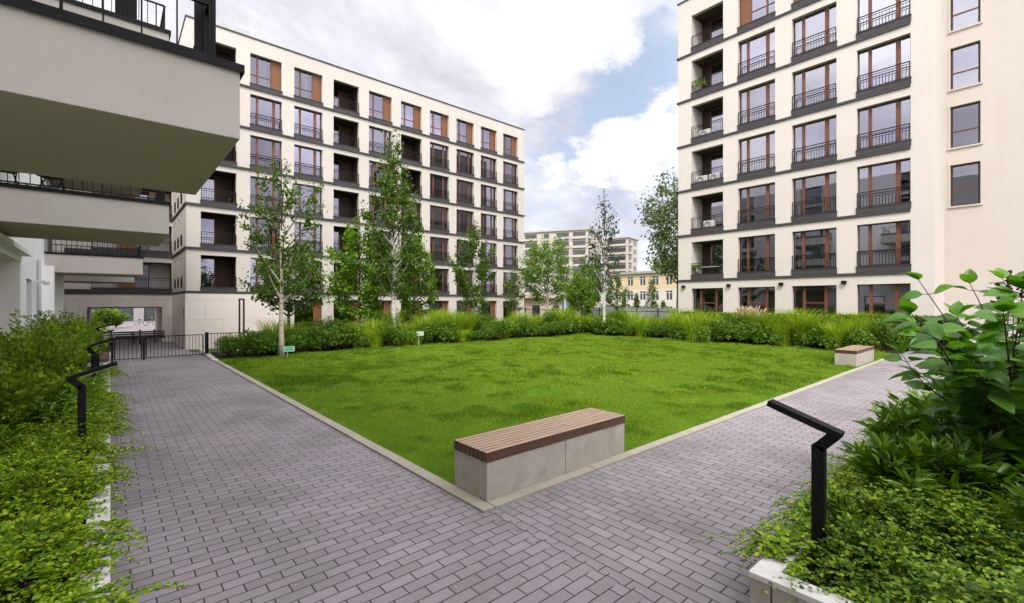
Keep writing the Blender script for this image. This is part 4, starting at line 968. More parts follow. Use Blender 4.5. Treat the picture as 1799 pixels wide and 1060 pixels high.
# clipped hedge close to the ivory block
t = thing('clipped_hedge', 'clipped dark green hedge in front of the ivory block', 'hedge', (32.75, 3.2, 0))
n = 34000; P = np.stack([RNG.uniform(-.4, .4, n), RNG.uniform(0, 14.5, n), RNG.uniform(.1, 1.78, n)], 1); q = RNG.integers(0, 4, n)
P[q == 0, 0] = -.4 + RNG.normal(size=(q == 0).sum()) * .03; P[q == 1, 2] = 1.76 + RNG.normal(size=(q == 1).sum()) * .03; P[q == 2, 1] = 0 + RNG.normal(size=(q == 2).sum()) * .03
D = rdir(n); inst_mesh('foliage', KITE[0], KITE[1], P, D, rdir(n), RNG.uniform(.12, .19, n), M['hedge1'], t)
mb = MB()
for k in range(15): mb.path([(0, .3 + k, -.05), (.05, .35 + k, 1.4)], [.03, .01], 5)
mb.build('stems', M['stem'], t)
mb = MB(); strip(mb, 3.9, 33.4, 24.5, 28.6, .02); mb.quad((29.4, 4.7, .015), (33.4, 4.7, .015), (33.4, 24.5, .015), (29.4, 24.5, .015))
tag(mb.build('planting_bed', M['soil']), kind='structure')

# ------------------------------------------------------------------ small signs, bollard lamp
def sign(label, loc, rz, mat, w=.42, h_=.2, lift=.42):
    t = thing('lawn_sign', label, 'sign', loc, rz)
    mb = MB(); mb.box(-w / 2, -.008, lift, w / 2, .008, lift + h_); mb.build('board', mat, t)
    mb = MB(); mb.box(-.05 - .012, .008, -.1, -.05 + .012, .028, lift + h_ * .6); mb.build('stake', M['stake'], t)
    mb = MB(); rs = random.Random(int(loc[0] * 100))
    for row in range(2):
        u = -w * .28; z = lift + h_ * (.6 - .34 * row)
        while u < w * .36:
            l_ = rs.uniform(.008, .018); mb.box(u, -.011, z, u + l_, -.008, z + h_ * rs.uniform(.12, .2)); u += l_ + .007
        mb.box(-w * .42, -.011, z, -w * .36, -.008, z + h_ * .16)
    mb.build('lettering', M['ink'], t)
x, y, d = gp(508, 23.1); sign('mint green sign with two rows of small dark lettering by the slender birch', (x, y, 0), rad(-8), M['signgreen'], .5, .25, .3)
x, y, d = gp(738, 23.9); sign('pale green sign on a thin stake before the border plants', (x, y, 0), rad(-25), M['signpale'], .44, .24, .66)
x, y, d = gp(425, 32); t = thing('garden_lamp', 'slim dark loop shaped lamp before the stone base of the long block', 'lamp', (x, y, gz(32)))
mb = MB(); mb.box(-.16, -.04, -.1, -.07, .04, 3.05); mb.box(.07, -.04, -.1, .16, .04, 3.05); mb.build('post', M['darkframe'], t)
mb = MB(); mb.box(-.16, -.045, 3.05, .16, .045, 3.14); mb.build('lamp_head', M['darkframe'], t)
mb = MB(); mb.box(-.4, -.3, -.2, .4, .3, .02); mb.build('footing', M['whitekerb'], t)

# ------------------------------------------------------------------ background
t = thing('bar_fence', 'long black bar fence between the long block and the ivory block', 'fence', (0, 0, 0))
mb = MB(); y = 18.8
while y < 48: mb = MB(); mb.box(44 - .05, y - .05, -.7, 44 + .05, y + .05, 2.0); y += 2.6; mb.build('post', M['black'], t)
mb = MB(); mb.box(43.98, 18.8, 1.6, 44.02, 48, 1.66); mb.box(43.98, 18.8, -.3, 44.02, 48, -.25); y = 18.9
while y < 48: mb.box(43.99, y - .01, -.25, 44.01, y + .01, 1.85); y += .16
mb.build('bar_panel', M['black'], t)
t = thing('sheet_wall', 'grey ribbed sheet wall behind the black bar fence', 'wall', (0, 0, 0))
mb = MB(); y = 18
while y < 52: mb.box(52, y, -.7, 52.06, y + .3, 1.85); mb.box(51.96, y + .3, -.7, 52.02, y + .36, 1.85); y += .36
mb.build('ribbed_sheet', M['zinc'], t)
mb = MB(); mb.box(51.95, 18, 1.85, 52.1, 52.2, 1.92); mb.build('coping', M['zinc'], t)
# ochre school building
t = thing('school_building', 'ochre and white two storey building with paired windows', 'building', (0, 0, 0))
FS = Face((90, 0, 0), (0, 1, 0), (-1, 0, 0)); ops = []
for k in range(9):
    a = 38 + 3.25 * k
    for z in (-.2, 3.2, 6.5): ops.append((a, a + 1.55, z, z + 1.95))
mb = MB(); wall_faces(mb, FS, 36, 66.5, -.7, 9.1, ops, .2, 0, split=5.6, mi2=1); mb.quad((90, 66.5, -.7), (104, 66.5, -.7), (104, 66.5, 9.1), (90, 66.5, 9.1)); mb.quad((90, 36, -.7), (104, 36, -.7), (104, 36, 9.1), (90, 36, 9.1))
mb.build('wall', [M['yellow'], M['plaster_b']], t)
mb = MB(); mb.box(89.5, 35.5, 9.1, 104.5, 67, 9.3); mb.box(91, 37, 9.3, 103, 65, 9.75); mb.build('roof', M['roofgrey'], t)
for a, b, c, d in ops:
    m = MB(); w = (b - a)
    for (u0, u1) in ((a, a + .1), (a + w / 2 - .07, a + w / 2 + .07), (b - .1, b)): fbox(m, FS, u0, u1, c, d, -.2, -.1)
    fbox(m, FS, a + .1, b - .1, d - .5, d - .38, -.195, -.105); o = m.build('window', M['ac'], t)
    m = MB(); fbox(m, FS, a, b, c, d, -.3, -.2); m.build('pane', M['far_glass'], o)
# light mast
x, y, d = at(1101.5, 532, 70); t = thing('light_mast', 'slim white mast before the ochre building', 'lamp', (x, y, -.66))
mb = MB(); mb.path([(0, 0, -.1), (0, 0, 5.6)], [.12, .09], 8); mb.build('pole', M['ac'], t)
mb = MB(); mb.box(-.25, -.12, 5.6, .25, .12, 5.75); mb.build('lamp_head', M['zinc'], t)
# low pavilion
x, y, d = at(955, 532, 66); t = thing('low_pavilion', 'low rose walled pavilion with flat roof under the round birch', 'building', (x, y, -.66), -YAW)
F0 = Face((0, 0, 0), (1, 0, 0), (0, -1, 0)); op = [(-1.6, -.5, 1.0, 2.9), (1.3, 2.4, .3, 2.9)]
mb = MB(); wall_faces(mb, F0, -3.2, 2.7, 0, 3.9, op, .15); mb.quad((-3.2, 0, 0), (-3.2, 5, 0), (-3.2, 5, 3.9), (-3.2, 0, 3.9)); mb.quad((2.7, 0, 0), (2.7, 5, 0), (2.7, 5, 3.9), (2.7, 0, 3.9)); mb.build('wall', M['rose'], t)
mb = MB(); mb.box(-3.5, -.9, 3.9, 3.2, 5.3, 4.35); mb.build('roof', M['rose'], t)
for a, b, c, d in op:
    m = MB(); m.box(a, .1, c, b, .2, d); o = m.build('window', M['far_glass'], t); m = MB(); m.box(a, .05, c, a + .08, .098, d); m.box(b - .08, .05, c, b, .098, d); m.box(a + .08, .05, d - .08, b - .08, .098, d); m.build('frame', M['ac'] if a > 0 else M['brown'], o)
m = MB(); m.box(2.95, -.8, 0, 3.15, -.6, 3.9); m.build('pillar', M['ac'], t)
x, y, d = at(1003, 532, 70); t = thing('metal_shed', 'blue grey metal shed beside the rose pavilion', 'shed', (x, y, -.66), -YAW)
m = MB(); m.box(-1.9, 0, 0, 1.6, 4, 3.4); m.build('wall', M['steelblue'], t); m = MB(); m.box(-2, -.1, 3.4, 1.7, 4.1, 3.55); m.build('roof', M['roofgrey'], t); m = MB(); m.box(-.8, -.04, 0, .8, -.002, 2.4); m.build('door', M['zinc'], t)
# far flats with balcony bands
def flats(label, loc, rz, w, dp, h_, st, mat, seed, n0=9):
    rs = random.Random(seed); t = thing('block_of_flats', label, 'building', loc, rz, 'pale blocks of flats beyond the trees')
    m = MB(); m.box(-w, 0, 0, 0, dp, h_); m.build('wall', M[mat], t); m = MB(); m.box(-w - .5, -.5, h_, .5, dp + .5, h_ + .5); m.build('roof', M['far_wall2'], t)
    nb = int(w / 5)
    for s in range(st):
        z = h_ - 3.05 * (s + 1)
        for k in range(nb):
            u = -w + .7 + k * (w / nb); m = MB(); ww = w / nb - 1.4
            if k % 3 != 1: m.box(u, -.05, z + .5, u + ww, .0, z + 2.5)
            else: m.box(u + ww * .3, -.05, z + .9, u + ww * .7, 0, z + 2.4)
            m.build('window', M['far_glass'], t)
            if k % 3 != 1: m = MB(); m.box(u - .2, -.8, z + .2, u + ww + .2, -.06, z + .95); m.build('balcony', M['far_wall'], t)
        for k in range(int(dp / 5)):
            v = 1 + k * 5.; m = MB(); m.box(0, v, z + .7, .05, v + 2.2, z + 2.4); m.build('window', M['far_glass'], t)
            if k % 2 == 0: m = MB(); m.box(.06, v - .3, z + .2, .9, v + 2.5, z + .95); m.build('balcony', M['far_wall'], t)
    return t
p = at(1033, 532, 150); flats('larger pale block of flats with balconies behind the round birch', (p.x, p.y, -.6), rad(-41.2 - 22), 22.5, 22, 27.1, 8, 'far_wall', 1)
p = at(1103, 532, 165); flats('right pale block of flats with stepped balconies', (p.x, p.y, -.6), rad(-41.2 - 36), 8.5, 10, 26.6, 8, 'far_wall', 2)
p = at(940, 532, 175); flats('farthest grey block of flats at the end of the long block', (p.x, p.y, -.6), rad(-41.2), 14, 10, 17, 5, 'far_wall2', 4)

# ------------------------------------------------------------------ planter greenery
def sprigs(name, label, cat, pts, heads, n_leaf, ln, ls, mat, kind='stuff', lift=.5, rg=RNG, stems=False, droop=0.):
    """arching twigs set with small leaves"""
    Nn = len(pts); P = np.repeat(pts, n_leaf, 0); hd = np.repeat(heads, n_leaf, 0); L_ = np.repeat(ln, n_leaf)
    t = np.tile(np.linspace(.12, 1, n_leaf), Nn)
    up = np.repeat(rg.uniform(.15, 1., Nn) * lift, n_leaf)
    pos = P + np.stack([hd[:, 0] * t * L_, hd[:, 1] * t * L_, (up * t - .75 * up * t * t - .1 * t * t) * L_ * 1.6], 1)
    sd = np.where(np.tile(np.arange(n_leaf) % 2, Nn) > 0, 1., -1.)
    side = np.stack([-hd[:, 1], hd[:, 0], np.zeros(len(hd))], 1)
    Fd = hd * .6 + side * sd[:, None] * .9 + .3 * rg.normal(size=(len(hd), 3)); Fd[:, 2] += .1
    U = np.tile([0, 0, 1.], (len(hd), 1)) + .45 * rg.normal(size=(len(hd), 3))
    pos[:, 2] -= droop * np.repeat(rg.uniform(.2, 1.5, Nn), n_leaf) * (t * L_) ** 2
    wv = np.repeat(rg.normal(size=Nn) * .35, n_leaf) * t * t * L_; pos[:, 0] -= hd[:, 1] * wv; pos[:, 1] += hd[:, 0] * wv
    pos[:, 2] = np.maximum(pos[:, 2], .02)
    o = inst_mesh(name, OVAL[0], OVAL[1], pos, Fd, U, rg.uniform(.7, 1.3, len(hd)) * ls * (1.1 - .5 * t), mat)
    if stems:
        mb = MB(); q = pos.reshape(Nn, n_leaf, 3)
        for k in range(Nn): mb.path([q[k, i] - np.array([0, 0, .006]) for i in range(0, n_leaf, 4)] + [q[k, -1]], [.0022] * (len(range(0, n_leaf, 4)) + 1), 4, cap=False)
        mb.build('stems', M['greenstem'], o)
    return tag(o, label, cat, kind=kind)
def scatter(x0, x1, y0, y1, n, zf, edge=None):
    x = RNG.uniform(x0, x1, n); y = RNG.uniform(y0, y1, n); z = zf(x, y)
    a = RNG.uniform(0, 2 * np.pi, n); hd = np.stack([np.cos(a), np.sin(a), np.zeros(n)], 1)
    return np.stack([x, y, z], 1), hd
zl = lambda x, y: .4 + .7 * np.clip(vnoise(x, y, .5, 21) - .15, 0, 1) * np.clip((-x + .1) / .6, .25, 1) * RNG.uniform(.1, 1, len(x))
Pp, hd = scatter(-2.55, -.16, 1.2, 17, 15500, zl); kp = (vnoise(Pp[:, 0], Pp[:, 1], .3, 77) > .27) | (RNG.random(len(Pp)) < .25); Pp, hd = Pp[kp], hd[kp]; hd[:, 0] += .5; hd /= np.linalg.norm(hd, axis=1, keepdims=True)
sprigs('ground_cover', 'yellow green small leaved ground cover spilling over the left bed edge', 'ground cover', Pp, hd, 15, RNG.uniform(.16, .36, len(Pp)), .047, M['cover'])
n = 640; Pp = np.stack([RNG.uniform(-.3, .02, n), RNG.uniform(2., 21, n), np.full(n, .46)], 1); cl = vnoise(Pp[:, 1], Pp[:, 1] * 0, .8, 9); Pp = Pp[cl > .42]; n = len(Pp)
a = RNG.normal(size=n) * .85; hd = np.stack([np.cos(a), np.sin(a), np.zeros(n)], 1)
sprigs('trailing_shoots', 'yellow green shoots trailing from the left bed over the pavers', 'ground cover', Pp, hd, 24, RNG.uniform(.12, .42, n) * RNG.choice([1, 1, 1, 1.6], n), .055, M['cover'], lift=.35, stems=True, droop=.55)
zr = lambda x, y: .38 + (.55 + .05 * np.clip((x - 4.6) / 2, 0, 1)) * np.clip(vnoise(x, y, .5, 31) - .12, 0, 1) * np.clip((1.45 - y) / .5, .2, 1) * np.clip((x - 3.9) / .5, .1, 1) * RNG.uniform(.2, 1, len(x))
Pp, hd = scatter(4.05, 9.5, -3.5, 1.45, 17000, zr)
kp = ((vnoise(Pp[:, 0], Pp[:, 1], .3, 78) > .26) | (RNG.random(len(Pp)) < .25)) & ~((Pp[:, 0] < 4.5) & (Pp[:, 1] > .95) & (RNG.random(len(Pp)) < .8)); Pp, hd = Pp[kp], hd[kp]
sprigs('ground_cover', 'small leaved green ground cover filling the right bed', 'ground cover', Pp, hd, 15, RNG.uniform(.16, .36, len(Pp)), .048, M['cover2'])
n = 520; Pp = np.stack([RNG.uniform(4.15, 14, n), RNG.uniform(1.25, 1.5, n), np.full(n, .47)], 1); a = np.pi / 2 + RNG.normal(size=n) * .8; hd = np.stack([np.cos(a), np.sin(a), np.zeros(n)], 1)
sprigs('trailing_shoots', 'green shoots trailing from the right bed over its edge', 'ground cover', Pp, hd, 24, RNG.uniform(.15, .5, n) * RNG.choice([1, 1, 1, 1.4], n), .055, M['cover'], lift=.5, stems=True, droop=.5)
Pp, hd = scatter(9.5, 29.5, -4, 1.4, 2600, lambda x, y: .42 + RNG.uniform(0, .4, len(x)))
sprigs('ground_cover', 'leafy cover of the far part of the right bed', 'ground cover', Pp, hd, 10, RNG.uniform(.3, .5, len(Pp)), .1, M['cover2'])

def twig_shrub(name, label, loc, h, r, stems, nl, ls, mat, seed, tmpl=KITE, cat='shrub', group=None, arch=.5):
    rg = np.random.default_rng(seed); rn = random.Random(seed); t = thing(name, label, cat, loc, rn.uniform(0, 6), group); mb = MB(); P = []; D = []
    for s in range(stems):
        a = s * 2.399 + rn.uniform(-.4, .4); rr = r * rn.uniform(.25, 1.); hh = h * rn.uniform(.62, 1.) * (1 - .3 * rr / r)
        pts = [Vector((math.cos(a) * rr * (q ** 1.5) + rn.uniform(-.03, .03), math.sin(a) * rr * (q ** 1.5) + rn.uniform(-.03, .03), hh * (q - arch * .22 * q * q * q) - .08 * (q == 0))) for q in [k / 5 for k in range(6)]]
        mb.path(pts, [.016, .013, .011, .008, .006, .003], 5, cap=False)
        for k in range(nl):
            q = rn.uniform(.15, 1) * 5 * .999; i = int(q); p = pts[i].lerp(pts[i + 1], q - i); tw = Vector(rdir(1, -.2, .9)[0]) * rn.uniform(.02, .22) * r * (1.15 - q / 6)
            P.append(p + tw); dv = tw.normalized() + (pts[i + 1] - pts[i]).normalized() * .6; D.append(dv)
    mb.build('stems', M['stem'], t, smooth=True)
    n = len(P); U = rdir(n); U[:, 2] = abs(U[:, 2]) + .5
    inst_mesh('foliage', tmpl[0], tmpl[1], np.array([list(p) for p in P]), np.array([list(d) for d in D]), U, rg.uniform(.65, 1.25, n) * ls, mat, t, smooth=tmpl is BROAD)
    return t
SH = [(-1.3, 10.9, 1.1, .8, 'bushy green shrub at the foot of the wiry ones, left bed'), (-.75, 12.3, .85, .7, 'low bushy shrub between the two nearest left lamps'), (-2.1, 9.6, 1.0, .7, 'bushy shrub at the photo edge above the ground cover'),
      (-1.1, 12.8, 1.95, 1.0, 'wiry upright shrub with small leaves under the second balcony, nearest the camera'),
      (-2.0, 11.4, 1.7, .9, 'small leaved shrub against the photo edge in the left bed'), (-.9, 15.8, 1.75, .9, 'small leaved shrub behind the second path lamp'),
      (-1.7, 17.4, 2.2, 1.1, 'tall small leaved shrub against the white wall, left bed'), (-.8, 18.6, 1.9, .9, 'leafy shrub beside the third path lamp'),
      (-1.2, 20.4, 2.3, 1.0, 'tall leafy shrub before the white piers'), (-1.5, 25.8, 2.0, 1.0, 'leafy shrub at the gate end of the left bed'), (-.9, 28.5, 2.2, 1.1, 'leafy shrub just beyond the gate on the left'), (-.9, 32.5, 2.3, 1.1, 'leafy shrub halfway to the passage on the left')]
for k, (x, y, h_, r_, lab) in enumerate(SH):
    twig_shrub('twiggy_shrub', lab, (x, y, .36 if y < 27 else gz(y)), h_ + .35, r_, 40, 90, .085, M['spirea'] if k % 3 else M['hedge2'], 400 + k)
p = at(196, 560, 70); twig_shrub('court_shrub', 'green shrub left of the bicycles in the far court', (p.x, p.y, -.66), 3.6, 1.6, 30, 60, .26, M['hedge2'], 450)
p = at(288, 560, 72); twig_shrub('court_shrub', 'green shrub right of the bicycles in the far court', (p.x, p.y, -.66), 2.4, 1.5, 30, 60, .26, M['hedge2'], 451)
for k, (x, y, h_, lab) in enumerate(((-.75, 11.2, .75, 'dark lance leaved plant behind the nearest left lamp'), (-.6, 13.6, .8, 'dark lance leaved plant by the second left lamp'), (-1.5, 9.6, .7, 'dark lance leaved plant at the photo edge, left bed'))):
    twig_shrub('laurel_shrub', lab, (x, y, .36), h_, .6, 26, 34, .16, M['laurel'], 470 + k, LANCE)
for k, (x, y, h_, r_, lab) in enumerate(((7.5, 1.0, 1.15, .65, 'glossy lance leaved shrub at the path edge in front of the broad leaved shrub'), (6.2, .95, .95, .5, 'small lance leaved shrub behind the large right lamp'), (6.7, .5, 1.1, .6, 'lance leaved shrub under the broad leaved shrub'), (9.2, .9, 1.2, .8, 'glossy shrub hidden behind the broad leaves, right bed'), (5.9, -.3, .9, .55, 'low lance leaved shrub amid the right ground cover'))):
    twig_shrub('laurel_shrub', lab, (x, y, .36), h_, r_, 30, 40, .19, M['laurel'], 480 + k, LANCE)
for k, (px, d_, h_, lab) in enumerate(((166, 52, 3.4, 'tall green shrub at the left edge of the passage view'), (184, 56, 3.2, 'green shrub second from the left in the passage view'), (204, 60, 2.6, 'lower green shrub left of the court paving'), (296, 62, 2.6, 'green shrub at the right edge of the passage view'))):
    p = at(px, 560, d_); twig_shrub('court_shrub', lab, (p.x, p.y, -.66), h_, 1.7, 34, 60, .24, M['hedge1'], 455 + k)
for k, (x, y, h_, r_, lab) in enumerate(((-.6, 5.6, .55, .5, 'feathery low shrub in the left bed, nearest of the three before the first lamp'), (-1.5, 7.2, .7, .6, 'feathery shrub in the left bed, farthest from the path before the first lamp'), (-.75, 8.3, .6, .5, 'feathery low shrub in the left bed at the foot of the first lamp'), (4.75, .95, .5, .4, 'feathery low shrub at the foot of the large right lamp'), (5.3, 1.15, .55, .45, 'feathery low shrub at the right path edge behind the large lamp'), (6.1, -.9, .65, .7, 'feathery shrub under the right edge of the photo, before the broad leaves'))):
    twig_shrub('feathery_shrub', lab, (x, y, .36), h_, r_, 30, 60, .05, M['cover' if x < 0 else 'cover2'], 520 + k, OVAL)
# strap leaves close to the camera
t = thing('strap_leaf_plant', 'broad strap leaved plant low in the left bed corner', 'plant', (-1.05, 2.9, .38))
n = 11; a = RNG.uniform(-1.2, 1.6, n); inst_mesh('leaves', ARC2[0], ARC2[1], np.zeros((n, 3)) + RNG.normal(size=(n, 3)) * [.05, .05, 0], np.stack([np.cos(a), np.sin(a), 0 * a], 1), np.tile([0, 0, 1.], (n, 1)), np.stack([RNG.uniform(.45, .7, n), RNG.uniform(.04, .07, n), RNG.uniform(.25, .45, n)], 1), M['iris'], t, smooth=True)

# ------------------------------------------------------------------ the broad leaved shrub at the right
def lilac():
    rn = random.Random(91); rg = np.random.default_rng(91)
    base = Vector((7.15, .17, .35)); t = thing('broad_leaved_shrub', 'large shrub with big heart shaped leaves leaning into the right side', 'shrub', base)
    mb = MB(); P = []; D = []; U = []; S = []
    def branch(p0, p1, p2, r0, nl, ls):
        pts = [p0.lerp(p1, q).lerp(p1.lerp(p2, q), q) for q in [k / 8 for k in range(9)]]
        mb.path([p - base for p in pts], [r0 * (1 - .8 * k / 8) for k in range(9)], 6, cap=False)
        for k in range(nl):
            q = .25 + .75 * (k // 2 + .5) / (nl / 2); q = min(.995, q); i = min(7, int(q * 8)); p = pts[i].lerp(pts[i + 1], q * 8 - i); tg = (pts[i + 1] - pts[i]).normalized()
            sd = tg.cross(Vector((0, 0, 1))).normalized() * (1 if k % 2 else -1); sd = (sd + Vector((rn.uniform(-.5, .5), rn.uniform(-.5, .5), rn.uniform(-.1, .5)))).normalized()
            st = p + sd * .05; mb.path([p - base, st - base], [.004, .003], 4, cap=False)
            P.append(st - base); D.append(sd + tg * .4 + Vector((0, 0, rn.uniform(-.75, .1)))); U.append(Vector((rn.uniform(-1.1, .3), rn.uniform(-1.1, .5), 1))); S.append(ls * rn.uniform(.75, 1.2) * (1.05 - .3 * q))
        for k in range(2):
            P.append(pts[-1] - base); D.append((pts[-1] - pts[-3]).normalized() + Vector((rn.uniform(-.6, .6), rn.uniform(-.6, .6), .2))); U.append(Vector((0, 0, 1))); S.append(ls * .75)
    # the two long shoots that stand free against the buildings
    c = Vector((7.05, .25, 1.4))
    branch(c, at(1760, 700, 5.2), at(1614, 492, 4.9), .016, 12, .24)
    branch(c + Vector((.3, -.1, .2)), at(1760, 600, 5.3), at(1704, 498, 5.2), .016, 12, .24)
    branch(c, at(1640, 720, 4.9), at(1585, 622, 4.7), .013, 10, .25)
    branch(c + Vector((.2, -.3, .3)), at(1790, 560, 5.4), at(1762, 490, 5.4), .016, 12, .24)
    for k in range(64):
        a = rn.uniform(0, 2 * math.pi); rr = rn.uniform(.3, 1.42); zz = rn.uniform(.5, 2.75) - .4 * rr; rr *= .6 if zz < 1.25 else 1.
        e = base + Vector((math.cos(a) * rr, math.sin(a) * rr * .95, zz)); m_ = base + Vector((math.cos(a) * rr * .35, math.sin(a) * rr * .35, zz * .75))
        branch(base + Vector((rn.uniform(-.2, .2), rn.uniform(-.2, .2), -.05)), m_, e, .018, 26, .27)
    for px, py, d in ((1772, 478, 5.6), (1756, 500, 5.5), (1655, 565, 5.0), (1795, 480, 5.6)):
        q = at(px, py, d); seeds = MB()
        for k in range(26): seeds.path([q - base + Vector((rn.gauss(0, .022), rn.gauss(0, .022), -.012 * k)), q - base + Vector((rn.gauss(0, .022), rn.gauss(0, .022), -.012 * k + .018))], [.012, .012], 5)
        seeds.path([q - base + Vector((0, 0, .02)), q - base + Vector((0, 0, -.55))], [.004, .006], 4); seeds.build('seed_head', M['berry'], t)
    mb.build('stems', M['stem'], t, smooth=True)
    A_ = lambda l: np.array([list(v) for v in l])
    inst_mesh('foliage', BROAD[0], BROAD[1], A_(P), A_(D), A_(U), np.array(S), M['lilac'], t, smooth=True)
lilac()

n = 90; P = np.stack([RNG.uniform(.1, 3.4, n), RNG.uniform(1, 16, n), np.full(n, .008)], 1); P[60:, 0] = RNG.uniform(3.6, 14, 30); P[60:, 1] = RNG.uniform(1.6, 4.4, 30)
D = rdir(n, -.05, .05); o = inst_mesh('fallen_petals', KITE[0], KITE[1], P, D, np.tile([0, 0, 1.], (n, 1)), RNG.uniform(.015, .05, n), M['plume'])
tag(o, 'dry petals and bits lying on the grey pavers', 'litter', kind='stuff')
# ------------------------------------------------------------------ light
sdir = Vector((-.5, -.5, .9)).normalized()
elev = math.asin(sdir.z); azim = math.atan2(sdir.x, sdir.y)
sl = bpy.data.lights.new('sun', 'SUN'); sl.energy = 2.2; sl.angle = rad(20); sl.color = (1, .955, .89)
so = bpy.data.objects.new('sun', sl); COL.objects.link(so); so.rotation_euler = (-sdir).to_track_quat('-Z', 'Y').to_euler(); so.location = (0, 0, 60)
W = bpy.data.worlds.new('World'); SC.world = W; W.use_nodes = True
t = W.node_tree; t.nodes.clear()
wo = N(t, 'ShaderNodeOutputWorld'); bg = N(t, 'ShaderNodeBackground'); bg.inputs['Strength'].default_value = .1
sky = N(t, 'ShaderNodeTexSky', sky_type='NISHITA', sun_disc=False, sun_elevation=elev, sun_rotation=azim, air_density=1., dust_density=1.5, ozone_density=1.)
tc = N(t, 'ShaderNodeTexCoord'); nrm = N(t, 'ShaderNodeVectorMath', operation='NORMALIZE'); L(t, tc.outputs['Generated'], nrm.inputs[0])
sep = N(t, 'ShaderNodeSeparateXYZ'); L(t, nrm.outputs[0], sep.inputs[0])
# clouds on a high layer: project the direction on to a plane
zz = N(t, 'ShaderNodeMath', operation='MAXIMUM'); zz.inputs[1].default_value = 0; L(t, sep.outputs[2], zz.inputs[0])
za = N(t, 'ShaderNodeMath', operation='ADD'); za.inputs[1].default_value = .22; L(t, zz.outputs[0], za.inputs[0])
cb = N(t, 'ShaderNodeCombineXYZ')
for k in (0, 1):
    dv = N(t, 'ShaderNodeMath', operation='DIVIDE'); L(t, sep.outputs[k], dv.inputs[0]); L(t, za.outputs[0], dv.inputs[1]); L(t, dv.outputs[0], cb.inputs[k])
def fbm(scale, det, off, rough=.6, src=None, dist=0.):
    mp = N(t, 'ShaderNodeMapping'); mp.inputs['Location'].default_value = off; L(t, src or cb.outputs[0], mp.inputs[0])
    n = N(t, 'ShaderNodeTexNoise'); n.inputs['Scale'].default_value = scale; n.inputs['Detail'].default_value = det; n.inputs['Roughness'].default_value = rough; n.inputs['Distortion'].default_value = dist
    L(t, mp.outputs[0], n.inputs['Vector']); return n
n1 = fbm(3.2, 11, (3.1, 1.7, 0), .62)
vs = N(t, 'ShaderNodeVectorMath', operation='SUBTRACT'); vs.inputs[1].default_value = (.5, .5, .5); L(t, n1.outputs['Color'], vs.inputs[0])
vsc = N(t, 'ShaderNodeVectorMath', operation='SCALE'); vsc.inputs['Scale'].default_value = .42; L(t, vs.outputs[0], vsc.inputs[0])
wd = N(t, 'ShaderNodeVectorMath', operation='ADD'); L(t, nrm.outputs[0], wd.inputs[0]); L(t, vsc.outputs[0], wd.inputs[1])
wn = N(t, 'ShaderNodeVectorMath', operation='NORMALIZE'); L(t, wd.outputs[0], wn.inputs[0])
acc = None
for px, py, r0, r1, amt in ((1085, 165, 1., 8., 1), (1150, 130, 1., 8., 1), (1185, 60, .5, 6, .9), (1000, 262, 1., 6, .85), (1190, 185, 1., 6, .9), (960, 330, 1, 8, .45), (1120, 345, 1, 9, .4), (1350, -500, 6, 22, .9), (-300, -300, 4, 16, .7)):
    c = ray(px, py).normalized(); dt = N(t, 'ShaderNodeVectorMath', operation='DOT_PRODUCT'); dt.inputs[1].default_value = c; L(t, wn.outputs[0], dt.inputs[0])
    mr = N(t, 'ShaderNodeMapRange', interpolation_type='SMOOTHSTEP'); mr.inputs['From Min'].default_value = math.cos(rad(r1)); mr.inputs['From Max'].default_value = math.cos(rad(r0)); mr.inputs['To Max'].default_value = amt
    L(t, dt.outputs['Value'], mr.inputs['Value'])
    if acc is None: acc = mr.outputs[0]
    else:
        mx = N(t, 'ShaderNodeMath', operation='MAXIMUM'); L(t, acc, mx.inputs[0]); L(t, mr.outputs[0], mx.inputs[1]); acc = mx.outputs[0]
# bright cumulus heaps standing in the gap
n4 = fbm(7., 10, (1.3, 8.1, 0), .62); v4 = N(t, 'ShaderNodeVectorMath', operation='SUBTRACT'); v4.inputs[1].default_value = (.5, .5, .5); L(t, n4.outputs['Color'], v4.inputs[0])
v5 = N(t, 'ShaderNodeVectorMath', operation='SCALE'); v5.inputs['Scale'].default_value = .16; L(t, v4.outputs[0], v5.inputs[0])
v6 = N(t, 'ShaderNodeVectorMath', operation='ADD'); L(t, nrm.outputs[0], v6.inputs[0]); L(t, v5.outputs[0], v6.inputs[1]); v7 = N(t, 'ShaderNodeVectorMath', operation='NORMALIZE'); L(t, v6.outputs[0], v7.inputs[0])
heap = None
for px, py, r0, r1, amt in ((1085, 262, 2.2, 4.2, 1), (1150, 240, 2., 4.2, 1), (1040, 290, 1.5, 3.2, 1), (1195, 215, 1.5, 3.6, 1), (975, 305, .8, 2.4, .8), (1120, 300, 1.5, 3.4, .9), (930, 110, 3, 6, 1), (1010, 40, 3, 6, 1), (1080, 70, 1, 3, .8)):
    c = ray(px, py).normalized(); dt = N(t, 'ShaderNodeVectorMath', operation='DOT_PRODUCT'); dt.inputs[1].default_value = c; L(t, v7.outputs[0], dt.inputs[0])
    mr = N(t, 'ShaderNodeMapRange', interpolation_type='SMOOTHSTEP'); mr.inputs['From Min'].default_value = math.cos(rad(r1)); mr.inputs['From Max'].default_value = math.cos(rad(r0)); mr.inputs['To Max'].default_value = amt
    L(t, dt.outputs['Value'], mr.inputs['Value'])
    if heap is None: heap = mr.outputs[0]
    else:
        mx = N(t, 'ShaderNodeMath', operation='MAXIMUM'); L(t, heap, mx.inputs[0]); L(t, mr.outputs[0], mx.inputs[1]); heap = mx.outputs[0]
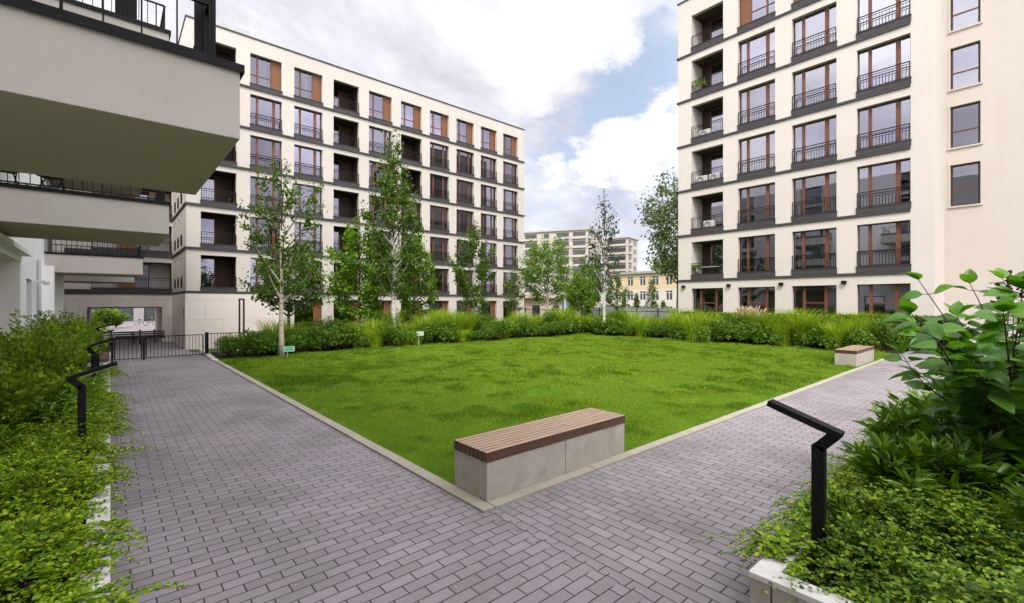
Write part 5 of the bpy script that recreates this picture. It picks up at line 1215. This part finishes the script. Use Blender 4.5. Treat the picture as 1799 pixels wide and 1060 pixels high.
# cloud shading
n2 = fbm(1.5, 8, (.3, 5.2, 0), .6, dist=.3); r2 = ramp(t, [(.38, (4.1, 3.95, 4.55)), (.48, (5.1, 5.0, 5.45)), (.58, (6.4, 6.35, 6.5))]); L(t, n2.outputs['Fac'], r2.inputs[0])
hz = N(t, 'ShaderNodeMixRGB'); hz.inputs[0].default_value = .5; hz.inputs[2].default_value = (4.5, 5.1, 6.1, 1); L(t, sky.outputs[0], hz.inputs[1])
mx = N(t, 'ShaderNodeMixRGB'); L(t, acc, mx.inputs[0]); L(t, r2.outputs[0], mx.inputs[1]); L(t, hz.outputs[0], mx.inputs[2])
sd = N(t, 'ShaderNodeVectorMath', operation='DOT_PRODUCT'); sd.inputs[1].default_value = sdir; L(t, nrm.outputs[0], sd.inputs[0])
sm = N(t, 'ShaderNodeMapRange', interpolation_type='SMOOTHSTEP'); sm.inputs['From Min'].default_value = -.1; sm.inputs['From Max'].default_value = 1.; sm.inputs['To Min'].default_value = 1.; sm.inputs['To Max'].default_value = 2.7; L(t, sd.outputs['Value'], sm.inputs['Value'])
gl = N(t, 'ShaderNodeVectorMath', operation='SCALE'); hm = N(t, 'ShaderNodeMixRGB'); hm.inputs[2].default_value = (6.4, 6.35, 6.5, 1); L(t, heap, hm.inputs[0]); L(t, mx.outputs[0], hm.inputs[1]); L(t, hm.outputs[0], gl.inputs[0]); s2 = N(t, 'ShaderNodeVectorMath', operation='DOT_PRODUCT'); s2.inputs[1].default_value = Vector((.75, -.6, .35)).normalized(); L(t, nrm.outputs[0], s2.inputs[0])
sm2 = N(t, 'ShaderNodeMapRange', interpolation_type='SMOOTHSTEP'); sm2.inputs['From Min'].default_value = .35; sm2.inputs['From Max'].default_value = .95; sm2.inputs['To Max'].default_value = 1.0; L(t, s2.outputs['Value'], sm2.inputs['Value'])  # added bright sky patch behind right, out of view, to lift the white facade
sa = N(t, 'ShaderNodeMath', operation='ADD'); L(t, sm.outputs[0], sa.inputs[0]); L(t, sm2.outputs[0], sa.inputs[1]); L(t, sa.outputs[0], gl.inputs['Scale'])
L(t, gl.outputs[0], bg.inputs['Color']); L(t, bg.outputs[0], wo.inputs[0])
SC.view_settings.view_transform = 'Standard'; SC.view_settings.look = 'None'; SC.view_settings.exposure = .76; SC.view_settings.gamma = 1
SC.view_settings.use_curve_mapping = False
SC.cycles.max_bounces = 8; SC.cycles.transparent_max_bounces = 12; SC.cycles.diffuse_bounces = 4; SC.cycles.glossy_bounces = 4
SC.cycles.use_denoising = True
SC.cycles.caustics_reflective = False; SC.cycles.caustics_refractive = False
